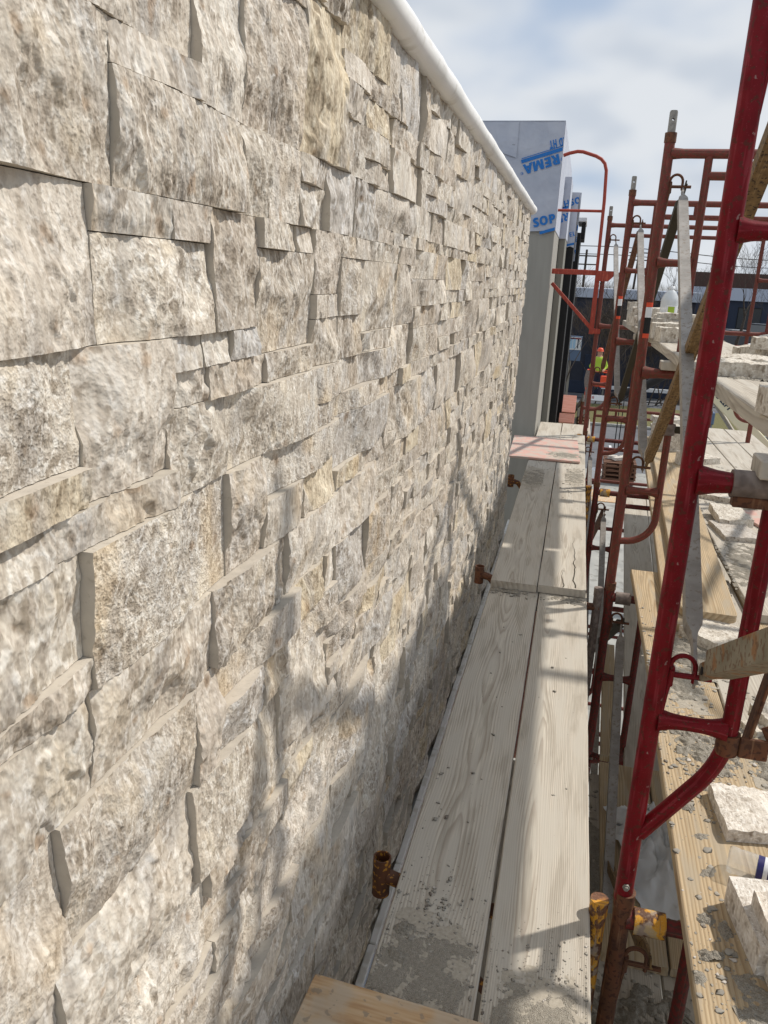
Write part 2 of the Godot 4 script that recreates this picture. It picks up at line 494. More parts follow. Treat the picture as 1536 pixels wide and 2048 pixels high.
# one split-faced stone: a cleft front standing proud of four sawn sides; built around its own centre, back plane at x = 0
func stone_mesh(w: float, h: float, seed: int, spacing: float, far: bool) -> ArrayMesh:
	rng.seed = seed * 131 + 7
	var nz := clampi(int(w / spacing), 3, 110)
	var ny := clampi(int(h / spacing), 3, 80)
	var off := Vector3(rng.randf() * 60.0, rng.randf() * 60.0, rng.randf() * 60.0)
	var proud := rng.randf_range(0.046, 0.054)
	var ty := rng.randf_range(-0.06, 0.06)
	var tz := rng.randf_range(-0.045, 0.045)
	var steps := rng.randf_range(0.002, 0.006) if rng.randf() < 0.6 else 0.0
	var lumps := rng.randf_range(0.0010, 0.0028)
	var bold := rng.randf_range(0.4, 1.25)
	var planes := []
	for i in clampi(int(w * h / 0.0012), 4, 18):
		planes.append(Vector3(rng.randfn(0, 0.10) * bold, rng.randfn(0, 0.13) * bold, 0))
		var pl: Vector3 = planes[-1]
		planes[-1].z = rng.randf_range(-0.001, 0.006) - pl.x * rng.randf_range(-0.5, 0.5) * w - pl.y * rng.randf_range(-0.5, 0.5) * h
	var level := 0.0
	for i in 49:
		var best := 1.0
		for pl in planes:
			best = minf(best, pl.x * ((i % 7) / 6.0 - 0.5) * w + pl.y * ((i / 7) / 6.0 - 0.5) * h + pl.z)
		level += best / 49.0
	var scoops := []
	for i in rng.randi_range(0, clampi(int(w * h / 0.003), 1, 8)):
		scoops.append([rng.randf_range(-0.5, 0.5) * w, rng.randf_range(-0.5, 0.5) * h, rng.randf_range(0.012, 0.042), rng.randf_range(0.08, 0.26)])
	var grooves := rng.randf_range(0.0006, 0.0034)
	var kind := rng.randf()
	var base := Color(0.865, 0.835, 0.782)
	if kind < 0.32: base = Color(0.90, 0.88, 0.83)
	elif kind < 0.39: base = Color(0.88, 0.81, 0.66)
	elif kind < 0.50: base = Color(0.80, 0.805, 0.81)
	elif kind < 0.64: base = Color(0.79, 0.75, 0.695)
	var lum := rng.randf_range(0.88, 1.03)
	base = Color(base.r * lum, base.g * lum, base.b * lum)
	var ochre := pow(rng.randf(), 1.5) * 1.3
	var shear := rng.randf_range(-0.5, 0.5)
	var uo := Vector2(rng.randf(), rng.randf())
	var us := rng.randf_range(0.85, 1.5) * (1.0 if rng.randf() < 0.5 else -1.0)
	var vs := us * rng.randf_range(0.6, 1.0)
	var pale := rng.randf() < 0.42
	var row := nz + 1
	var v := PackedVector3Array(); v.resize(row * (ny + 1))
	var nn := PackedVector3Array(); nn.resize(v.size())
	var uv := PackedVector2Array(); uv.resize(v.size())
	var c := PackedColorArray(); c.resize(v.size())
	var hs := PackedFloat32Array(); hs.resize(v.size())
	var dz := w / nz
	var dy := h / ny
	for j in ny + 1:
		for i in row:
			var z := i * dz - w / 2.0
			var y := j * dy - h / 2.0
			var k := j * row + i
			var p := Vector3(z + y * shear, y * 0.8, 0.0) + off
			var lo := n_low.get_noise_3dv(p)
			var t := n_step.get_noise_3dv(p) * 1.7 + y * ty * 30.0
			var fl := floorf(t)
			var st := fl + smoothstep(0.42, 0.58, t - fl)
			var mid := n_mid.get_noise_3dv(p)
			var gr := n_mid.get_noise_3d(p.x * 1.7, p.y * 0.42, p.z + 30.0)
			var zw := z + 0.016 * n_step.get_noise_3d(p.x * 1.6 + 9.0, p.y * 1.6, p.z) + mid * 0.004
			var yw := y + 0.016 * n_step.get_noise_3d(p.x * 1.6, p.y * 1.6 + 21.0, p.z) + gr * 0.004
			var cleft := 1.0
			for pl in planes:
				cleft = minf(cleft, pl.x * zw + pl.y * yw + pl.z)
			for sc in scoops:
				var dd := sqrt((zw - sc[0]) * (zw - sc[0]) + (yw - sc[1]) * (yw - sc[1]) * 0.6) / (sc[2] as float)
				if dd < 1.0:
					cleft -= sc[2] * sc[3] * (1.0 - dd * dd)
			var x := proud + cleft - level + lo * 0.007 + st * steps + mid * lumps + gr * grooves * 0.7 + y * ty * 0.5 + z * tz * 0.5
			x += n_fine.get_noise_3dv(p) * (0.0024 if far else 0.0016)
			x = 0.05 + 0.0135 * tanh((x - 0.05) / 0.0135)
			hs[k] = x
			v[k] = Vector3(x, y, z)
			uv[k] = uo + Vector2(z * us, y * vs)
			var oc := smoothstep(0.12, 0.5, n_stain.get_noise_3dv(p)) * ochre
			var g := 1.0 + 0.10 * lo
			var gs := smoothstep(0.02, 0.45, n_stain.get_noise_3d(p.x * 2.2 + 60.0, p.y * 1.1, p.z))
			var ru := smoothstep(0.42, 0.66, n_stain.get_noise_3d(p.x * 4.0, p.y * 4.0 + 33.0, p.z))
			c[k] = Color(base.r * g, base.g * g, base.b * g).lerp(Color(0.82, 0.67, 0.45), oc * 0.5).lerp(Color(0.68, 0.685, 0.69), gs * 0.6).lerp(Color(0.50, 0.34, 0.20), ru * 0.55)
	for j in ny + 1:
		for i in row:
			var k := j * row + i
			var a := hs[j * row + maxi(i - 1, 0)]
			var b := hs[j * row + mini(i + 1, nz)]
			var e := hs[maxi(j - 1, 0) * row + i]
			var f := hs[mini(j + 1, ny) * row + i]
			var gz := (b - a) / (dz * (mini(i + 1, nz) - maxi(i - 1, 0)))
			var gy := (f - e) / (dy * (mini(j + 1, ny) - maxi(j - 1, 0)))
			nn[k] = Vector3(1.0, -gy, -gz).normalized()
	var ix := PackedInt32Array(); ix.resize(nz * ny * 6)
	var q := 0
	for j in ny:
		for i in nz:
			var a := j * row + i
			ix[q] = a; ix[q + 1] = a + 1; ix[q + 2] = a + row + 1
			ix[q + 3] = a; ix[q + 4] = a + row + 1; ix[q + 5] = a + row
			q += 6
	var m := ArrayMesh.new()
	var arr := []
	arr.resize(Mesh.ARRAY_MAX)
	arr[Mesh.ARRAY_VERTEX] = v; arr[Mesh.ARRAY_NORMAL] = nn; arr[Mesh.ARRAY_TEX_UV] = uv; arr[Mesh.ARRAY_COLOR] = c; arr[Mesh.ARRAY_INDEX] = ix
	m.add_surface_from_arrays(Mesh.PRIMITIVE_TRIANGLES, arr)
	m.surface_set_material(0, M.stone_pale if pale else M.stone)
	# sawn sides, from the ragged rim back to the wall
	var s := Shape.new()
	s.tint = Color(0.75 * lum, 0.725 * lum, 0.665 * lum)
	for side in 4:
		var count := nz if side < 2 else ny
		var out := [Vector3(0, -1, 0), Vector3(0, 1, 0), Vector3(0, 0, -1), Vector3(0, 0, 1)][side] as Vector3
		var first := s.v.size()
		for i in count + 1:
			var k := i if side == 0 else (ny * row + i if side == 1 else (i * row if side == 2 else i * row + nz))
			var p := v[k]
			s.vert(p, out, Vector2(p.x, p.y + p.z))
			s.vert(Vector3(0, p.y, p.z), out, Vector2(0, p.y + p.z))
		for i in count:
			var a := first + i * 2
			s.tri(a, a + 1, a + 3)
			s.tri(a, a + 3, a + 2)
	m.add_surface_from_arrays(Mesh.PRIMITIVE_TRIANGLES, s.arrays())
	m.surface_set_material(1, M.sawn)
	return m


var n_low: FastNoiseLite
var n_step: FastNoiseLite
var n_mid: FastNoiseLite
var n_fine: FastNoiseLite
var n_stain: FastNoiseLite


func wall_layout() -> Array:
	# runs of stones near the viewer: bottom, top, then where the upright joints fall (metres ahead of the viewer)
	var runs := [
		[1.553, 1.704, [0.30, 0.745]], [1.704, 1.83, [0.30, 0.58, 0.92]], [1.83, 1.985, [0.3, 0.55, 0.92]], [1.664, 1.704, [0.745, 0.92]],
		[1.664, 1.86, [0.92, 1.05, 1.27]], [1.86, 1.985, [0.92, 1.1, 1.27]], [1.664, 1.90, [1.27, 1.50]], [1.90, 1.985, [1.27, 1.38, 1.50]],
		[1.553, 1.664, [0.745, 1.04, 1.13, 1.27]], [1.553, 1.62, [1.27, 1.41]], [1.62, 1.664, [1.27, 1.41]], [1.553, 1.664, [1.41, 1.60, 1.77]],
		[1.403, 1.553, [0.30, 0.70]], [1.51, 1.553, [0.70, 0.845, 0.94]], [1.403, 1.51, [0.70, 0.94]], [1.403, 1.553, [0.94, 1.09]],
		[1.512, 1.553, [1.09, 1.265, 1.34]], [1.362, 1.512, [1.09, 1.34]], [1.445, 1.553, [1.34, 1.50]], [1.403, 1.445, [1.34, 1.42, 1.50]],
		[1.512, 1.553, [1.50, 1.60, 1.71, 1.85, 2.0, 2.18]], [1.403, 1.512, [1.50, 1.66]], [1.362, 1.512, [1.66, 1.95, 2.18]],
		[1.29, 1.403, [0.30, 0.655]], [1.249, 1.29, [0.30, 0.655]], [1.249, 1.403, [0.655, 0.825]], [1.362, 1.403, [0.825, 0.905, 0.99, 1.09]],
		[1.318, 1.362, [0.825, 0.92, 1.12, 1.24, 1.34]], [1.318, 1.403, [1.34, 1.50, 1.66]], [1.318, 1.362, [1.66, 1.78, 1.90]], [1.205, 1.318, [0.825, 0.99, 1.34]],
		[1.249, 1.318, [1.34, 1.60, 1.90]], [1.249, 1.362, [1.90, 2.18]], [1.205, 1.249, [0.30, 0.60, 0.825]], [1.205, 1.249, [1.34, 1.52, 1.80, 2.06]],
		[1.088, 1.205, [0.30, 0.645]], [1.05, 1.088, [0.30, 0.645]], [1.05, 1.205, [0.645, 0.99, 1.12]], [1.13, 1.205, [1.12, 1.50]], [1.05, 1.13, [1.12, 1.30, 1.50]],
		[0.93, 1.05, [0.30, 0.64, 0.93, 1.22]], [1.205, 1.249, [2.06, 2.22, 2.5, 2.64, 2.95, 3.2, 3.36, 3.7, 3.95, 4.2, 4.5, 4.66, 5.0, 5.3, 5.5, 5.9, 6.1, 6.42]],
	]
	var list := []
	for r in runs:
		for i in (r[2] as Array).size() - 1:
			list.append([r[2][i], r[2][i + 1], r[0], r[1]])
	# the rest of the courses, panel by panel
	rng.seed = 4242
	for r in [[1.82, 1.985, 1.50], [1.664, 1.82, 1.50], [1.553, 1.664, 1.77], [1.403, 1.553, 2.18], [1.249, 1.403, 2.18], [1.05, 1.205, 1.50], [0.93, 1.05, 1.22], [0.775, 0.93, 0.30],
			[0.62, 0.775, 0.30], [0.47, 0.62, 0.30], [0.31, 0.47, 0.30], [0.155, 0.31, 0.5], [0.0, 0.155, 0.5], [-0.155, 0.0, 0.7], [-0.31, -0.155, 0.9], [-0.45, -0.31, 1.0], [-0.60, -0.45, 1.2]]:
		var z: float = r[2]
		while z < 6.42:
			var e := minf(z + rng.randf_range(0.36, 0.70), 6.42)
			if 6.42 - e < 0.12: e = 6.42
			var t := rng.randf()
			var layers := [r[0], r[1]]
			if t > 0.36:
				layers = [r[0], lerpf(r[0], r[1], [0.28, 0.5, 0.62, 0.72][rng.randi() % 4]), r[1]]
			if t > 0.88:
				layers = [r[0], lerpf(r[0], r[1], 0.28), lerpf(r[0], r[1], 0.64), r[1]]
			for k in layers.size() - 1:
				var lh: float = layers[k + 1] - layers[k]
				var a := z
				while a < e - 0.001:
					var b := minf(a + (rng.randf_range(0.20, 0.46) if lh > 0.08 else rng.randf_range(0.13, 0.38)), e)
					if e - b < 0.06: b = e
					list.append([a, b, layers[k], layers[k + 1]])
					a = b
			z = e
	return list


func build_wall() -> void:
	n_low = noise(FastNoiseLite.TYPE_SIMPLEX_SMOOTH, 7.0, 2, 101)
	n_step = noise(FastNoiseLite.TYPE_SIMPLEX_SMOOTH, 6.5, 4, 102)
	n_mid = noise(FastNoiseLite.TYPE_SIMPLEX, 24.0, 4, 103)
	n_mid.fractal_type = FastNoiseLite.FRACTAL_RIDGED
	n_fine = noise(FastNoiseLite.TYPE_SIMPLEX, 75.0, 3, 104)
	n_stain = noise(FastNoiseLite.TYPE_SIMPLEX_SMOOTH, 5.0, 3, 105)
	var wall := thing("stone_wall", "wall of rough split cream limestone blocks with a white rounded coping", "wall", Vector3(WALL_BACK, -0.60, 0))
	var s := Shape.new()
	s.box(Vector3(0.30, 2.60, 6.09), Transform3D(Basis(), Vector3(-0.152, 1.30, -3.36)), 0.0)
	obj("backing", s, M.taupe2, wall)
	var list := wall_layout()
	var eye := Vector3(0, 1.48, 0)
	for r in list:
		var d := Vector3(-0.46, (r[2] + r[3]) / 2.0, -(r[0] + r[1]) / 2.0).distance_to(eye)
		r.append(d)
		r.append((r[1] - r[0]) * (r[3] - r[2]) / (d * d * d))
	list.sort_custom(func(a, b): return a[5] > b[5])
	var rest := Shape.new()
	var rest_sides := Shape.new()
	var gap := 0.0011
	for i in list.size():
		var r: Array = list[i]
		var d: float = r[4]
		var m := stone_mesh(r[1] - r[0] - gap, r[3] - r[2] - gap, i, clampf(d * 0.0034, 0.0036, 0.02), d > 3.2)
		var at := Vector3(0, (r[2] + r[3]) / 2.0 + 0.60, -(r[0] + r[1]) / 2.0)
		if i < 300:
			part("stone", m, null, wall, at)
		else:
			for k in 2:
				var a := m.surface_get_arrays(k)
				var to := rest if k == 0 else rest_sides
				var base := to.v.size()
				for p in a[Mesh.ARRAY_VERTEX]: to.v.append(p + at)
				to.n.append_array(a[Mesh.ARRAY_NORMAL])
				to.uv.append_array(a[Mesh.ARRAY_TEX_UV])
				to.c.append_array(a[Mesh.ARRAY_COLOR])
				for x in a[Mesh.ARRAY_INDEX]: to.ix.append(x + base)
	var rm := rest.mesh()
	rm.surface_set_material(0, M.stone)
	rm.add_surface_from_arrays(Mesh.PRIMITIVE_TRIANGLES, rest_sides.arrays())
	rm.surface_set_material(1, M.sawn)
	part("far_stones", rm, null, wall).set_meta("kind", "stuff")
	print("stones ", list.size())
	# the coping: a white roll, a little uneven along its length
	var path := []
	var rad := []
	for i in 90:
		var z := 0.2 - i * 6.63 / 89.0
		path.append(Vector3(0.055 + 0.0022 * n_low.get_noise_1d(z * 0.3), 2.612 + 0.002 * n_low.get_noise_1d(z * 0.4 + 9.0), z))
		rad.append(0.0335 + 0.0016 * n_low.get_noise_1d(z * 0.6 + 30.0) + (0.0018 if i % 28 == 5 else 0.0))
	var e := Shape.new()
	for k in 4:
		path.append(Vector3(0.055, 2.612, -6.43 - [0.012, 0.024, 0.032, 0.036][k]))
		rad.append([0.033, 0.026, 0.016, 0.004][k])
	e.tube(path, rad, 20)
	part("coping", e.mesh(), M.coping, wall).set_meta("label", "white rounded coping roll along the wall top")
	for i in 16:  # white strips added to draw a sunlit edge along the wall foot
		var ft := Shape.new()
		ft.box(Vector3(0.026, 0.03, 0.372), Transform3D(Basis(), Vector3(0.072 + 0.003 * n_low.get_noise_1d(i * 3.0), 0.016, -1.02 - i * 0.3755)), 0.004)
		obj("painted_sunlit_strip", ft, M.coping, wall)
	var cap := Shape.new()
	cap.box(Vector3(0.24, 0.03, 6.5), Transform3D(Basis(), Vector3(-0.10, 2.616, -3.15)), 0.004)
	obj("parapet_cap", cap, M.white, wall)


# ---------------------------------------------------------------- boards
# a sawn board lying along z, its base at the node; grain runs down its length
func board_shape(length: float, width: float, thick: float, seed: int, rounded := 0.0) -> Shape:
	rng.seed = seed * 17 + 3
	var s := Shape.new()
	var rows := 28
	var v0 := rng.randf_range(0.0, maxf(0.01, 1.0 - length / 4.9))
	var b := 0.0035
	var prof := [[-0.5, b], [-0.5, thick - b], [-0.5 + b / width, thick], [0.5 - b / width, thick], [0.5, thick - b], [0.5, b], [0.5 - b / width, 0.0], [-0.5 + b / width, 0.0]]
	var wav := noise(FastNoiseLite.TYPE_SIMPLEX_SMOOTH, 1.1, 2, seed)
	var cup := rng.randf_range(-0.002, 0.002)
	var ring_of := func(t: float) -> Array:
		var z := (t - 0.5) * length
		var ps := []
		for i in 8:
			var x: float = prof[i][0] * width
			var y: float = prof[i][1]
			var squeeze := 0.0
			if rounded > 0.0:
				var e := minf(t, 1.0 - t) * length
				if e < rounded:
					squeeze = rounded - sqrt(maxf(0.0, rounded * rounded - (rounded - e) * (rounded - e)))
			x -= signf(x) * squeeze
			x += 0.0013 * wav.get_noise_2d(z * 2.0, signf(x) * 20.0)
			y += 0.002 * wav.get_noise_1d(z) + cup * (prof[i][0] * 2.0) * (prof[i][0] * 2.0)
			ps.append(Vector3(x, y, z))
		return ps
	var ts := []
	if rounded > 0.0:
		for k in 6: ts.append(rounded / length * pow(k / 6.0, 2.0))
		for k in rows + 1: ts.append(lerpf(rounded / length, 1.0 - rounded / length, float(k) / rows))
		for k in 6: ts.append(1.0 - rounded / length * pow((5 - k) / 6.0, 2.0))
	else:
		for k in rows + 1: ts.append(float(k) / rows)
	for i in 8:
		var j := (i + 1) % 8
		for k in ts.size() - 1:
			var a: Array = ring_of.call(ts[k])
			var d: Array = ring_of.call(ts[k + 1])
			var va: float = v0 + ts[k] * length / 4.9
			var vb: float = v0 + ts[k + 1] * length / 4.9
			var ua: float = (a[i].x / width + 0.5) if i in [2, 6] else (0.04 + 0.12 * (a[i].y / thick) + (0.5 if i < 4 else 0.0))
			var ub: float = (a[j].x / width + 0.5) if i in [2, 6] else (0.04 + 0.12 * (a[j].y / thick) + (0.5 if i < 4 else 0.0))
			var mid: Vector3 = (a[i] + d[j]) / 2.0
			s.face([a[i], d[i], d[j], a[j]], Vector3(mid.x if not i in [2, 6] else 0.0, mid.y - thick / 2.0, 0.0), [Vector2(ua, va), Vector2(ua, vb), Vector2(ub, vb), Vector2(ub, va)])
	for e in [0, ts.size() - 1]:
		var a: Array = ring_of.call(ts[e])
		var uvs := []
		for p in a: uvs.append(Vector2(0.2 + (p.x / width) * 0.25, v0 + p.y * 0.9))
		s.face(a, Vector3(0, 0, -1 if e == 0 else 1), uvs)
	return s


func board(called: String, label: String, at: Vector3, length: float, width: float, thick: float, material: Material, seed: int, turn := 0.0, pitch := 0.0, group := "scaffold planks", rounded := 0.0) -> MeshInstance3D:
	var o := obj(called, board_shape(length, width, thick, seed, rounded), material, null, at)
	o.rotation = Vector3(pitch, turn, 0)
	tag(o, label, "plank", group)
	return o


# a thin ragged smear of dried mortar; its base at the node
func smear(w: float, l: float, high: float, seed: int, cell := 0.006) -> Shape:
	var f := noise(FastNoiseLite.TYPE_SIMPLEX_SMOOTH, 14.0, 4, seed)
	var g := noise(FastNoiseLite.TYPE_SIMPLEX_SMOOTH, 70.0, 3, seed + 1)
	var s := Shape.new()
	var nx := int(w / cell)
	var nz := int(l / cell)
	var hs := PackedFloat32Array()
	for j in nz + 1:
		for i in nx + 1:
			var x := (float(i) / nx - 0.5)
			var z := (float(j) / nz - 0.5)
			var edge := 1.0 - 4.0 * (x * x + z * z)
			var p := f.get_noise_2d(x * w, z * l) * 1.3 + edge * 0.9 - 0.25
			hs.append(clampf(p, -0.3, 0.9) * high + g.get_noise_2d(x * w, z * l) * high * 0.55)
	var ids := PackedInt32Array()
	for j in nz + 1:
		for i in nx + 1:
			var k := j * (nx + 1) + i
			var a := hs[j * (nx + 1) + maxi(i - 1, 0)] - hs[j * (nx + 1) + mini(i + 1, nx)]
			var b := hs[maxi(j - 1, 0) * (nx + 1) + i] - hs[mini(j + 1, nz) * (nx + 1) + i]
			var x := (float(i) / nx - 0.5) * w
			var z := (float(j) / nz - 0.5) * l
			ids.append(s.vert(Vector3(x, hs[k], z), Vector3(a / (2.0 * cell), 1.0, b / (2.0 * cell)).normalized(), Vector2(x, z)))
	for j in nz:
		for i in nx:
			var k := j * (nx + 1) + i
			if maxf(maxf(hs[k], hs[k + 1]), maxf(hs[k + nx + 1], hs[k + nx + 2])) > 0.0:
				s.tri(ids[k], ids[k + 1], ids[k + nx + 2])
				s.tri(ids[k], ids[k + nx + 2], ids[k + nx + 1])
	return s


func lump_mesh(seed: int) -> ArrayMesh:
	var f := noise(FastNoiseLite.TYPE_SIMPLEX, 1.1, 2, seed)
	var s := Shape.new()
	var rows := 5
	var segs := 8
	for j in rows + 1:
		for i in segs + 1:
			var a := TAU * (i % segs) / segs
			var b := PI * j / rows
			var d := Vector3(sin(b) * cos(a), cos(b), sin(b) * sin(a))
			var r := 1.0 + 1.1 * f.get_noise_3dv(d * 1.6)
			var p := d * r
			p.y *= 0.7
			s.vert(p, d, Vector2(a, b) * 0.02)
	for j in rows:
		for i in segs:
			var q := j * (segs + 1) + i
			s.tri(q, q + 1, q + segs + 2)
			s.tri(q, q + segs + 2, q + segs + 1)
	return s.mesh()


# crumbs strewn over boards: spots = [x, z, spread x, spread z, count, largest radius]
func crumbs(called: String, label: String, y: float, spots: Array, seed: int) -> void:
	rng.seed = seed
	var xf := []
	var col := []
	for sp in spots:
		for i in int(sp[4] * 1.7):
			var r: float = pow(rng.randf(), 7.0) * sp[5] * 0.65 + 0.0008
			var p := Vector3(sp[0] + rng.randfn(0, sp[2]), y + r * 0.2, sp[1] + rng.randfn(0, sp[3]))
			if sp.size() > 6:
				p.x = clampf(p.x, sp[6], sp[7])
				if p.x == sp[6] or p.x == sp[7]: continue
			xf.append(Transform3D(Basis(Vector3.UP, rng.randf() * TAU) * Basis.from_scale(Vector3(r * rng.randf_range(0.8, 1.8), r * rng.randf_range(0.25, 0.6), r)), p))
			var k := rng.randf()
			var g := rng.randf_range(0.8, 1.15)
			col.append(Color(0.33 * g, 0.305 * g, 0.26 * g) if k < 0.9 else (Color(0.55, 0.51, 0.46) if k < 0.95 else Color(0.2, 0.17, 0.14)))
	var mm := MultiMesh.new()
	mm.transform_format = MultiMesh.TRANSFORM_3D
	mm.use_colors = true
	mm.mesh = lump_mesh(seed)
	mm.instance_count = xf.size()
	for i in xf.size():
		mm.set_instance_transform(i, xf[i])
		mm.set_instance_color(i, col[i])
	var o := MultiMeshInstance3D.new()
	o.name = numbered(self, called)
	o.multimesh = mm
	o.material_override = M.skinny
	add_child(o, true)
	tag(o, label, "crumbs", "", "stuff")


# a loose piece of veneer stone, face up, its base at the node
func slab(called: String, label: String, at: Vector3, turn: float, w: float, l: float, t: float, seed: int, lean := Vector2.ZERO, rough := 1.0, tone := Color(0.84, 0.82, 0.77), group := "loose stones on the scaffold") -> Node3D:
	rng.seed = seed * 19 + 1
	var s := Shape.new()
	s.tint = tone
	var nx := clampi(int(w / 0.011), 5, 34)
	var nz := clampi(int(l / 0.011), 5, 34)
	var off := Vector3(rng.randf() * 50, rng.randf() * 50, rng.randf() * 50)
	var cut := [rng.randf_range(-0.12, 0.12), rng.randf_range(-0.12, 0.12)]
	var place := func(i: int, j: int) -> Vector3:
		var u := float(i) / nx - 0.5
		var q := float(j) / nz - 0.5
		var x: float = u * w * (1.0 + cut[0] * q)
		var z: float = q * l * (1.0 + cut[1] * u)
		var p := Vector3(x, z, 0) + off
		var hh := t + rough * (n_low.get_noise_3dv(p) * 0.010 + n_mid.get_noise_3dv(p) * 0.006 + n_fine.get_noise_3dv(p) * 0.003)
		return Vector3(x, maxf(hh, t * 0.35), z)
	var ids := []
	for j in nz + 1:
		for i in nx + 1:
			var p: Vector3 = place.call(i, j)
			var px: Vector3 = place.call(mini(i + 1, nx), j) - place.call(maxi(i - 1, 0), j)
			var pz: Vector3 = place.call(i, mini(j + 1, nz)) - place.call(i, maxi(j - 1, 0))
			ids.append(s.vert(p, pz.cross(px).normalized(), Vector2(p.x, p.z) * 1.6 + Vector2(off.x, off.y)))
	for j in nz:
		for i in nx:
			var k := j * (nx + 1) + i
			s.tri(ids[k], ids[k + 1], ids[k + nx + 2])
			s.tri(ids[k], ids[k + nx + 2], ids[k + nx + 1])
	var rim := []
	for i in nx: rim.append(i)
	for j in nz: rim.append(j * (nx + 1) + nx)
	for i in nx: rim.append(nz * (nx + 1) + nx - i)
	for j in nz: rim.append((nz - j) * (nx + 1))
	for i in rim.size():
		var a: Vector3 = s.v[ids[rim[i]]]
		var b: Vector3 = s.v[ids[rim[(i + 1) % rim.size()]]]
		s.face([a, b, Vector3(b.x, 0, b.z), Vector3(a.x, 0, a.z)], Vector3(a.x / w, 0, a.z / l))
	var low := []
	for r in rim: low.append(Vector3(s.v[ids[r]].x, 0, s.v[ids[r]].z))
	s.face(low, Vector3.DOWN)
	var o := obj(called, s, M.stone_pale, null, at)
	o.rotation = Vector3(lean.x, turn, lean.y)
	tag(o, label, "stone", group)
	return o


# ---------------------------------------------------------------- scaffold frames
func arc(c: Vector3, a: Vector3, b: Vector3, from: float, to: float, steps := 8) -> Array:
	var ps := []
	for i in steps + 1:
		var t := lerpf(from, to, float(i) / steps)
		ps.append(c + a * cos(t) + b * sin(t))
	return ps


func pin_shape() -> Shape:
	# a hollow coupling pin with a hole straight through it, front to back
	var s := Shape.new()
	var segs := 24
	var r := 0.0165
	var ys := [2.02, 2.05, 2.094, 2.0965, 2.0995, 2.1025, 2.105, 2.128, 2.135]
	var rs := [r, r, r, r, r, r, r, r, r * 0.86]
	for i in ys.size():
		for k in segs + 1:
			var a := TAU * (k + 0.5) / segs
			var d := Vector3(cos(a), 0, sin(a))
			s.vert(d * rs[i] + Vector3(0, ys[i], 0), d, Vector2(a / TAU * 0.1, ys[i]))
	for i in ys.size() - 1:
		for k in segs:
			if i in [2, 3, 4, 5] and k % 12 in [4, 5, 6]:
				if (i in [3, 4]) or k % 12 == 5:
					continue
			var q := i * (segs + 1) + k
			s.tri(q, q + 1, q + segs + 2)
			s.tri(q, q + segs + 2, q + segs + 1)
	return s


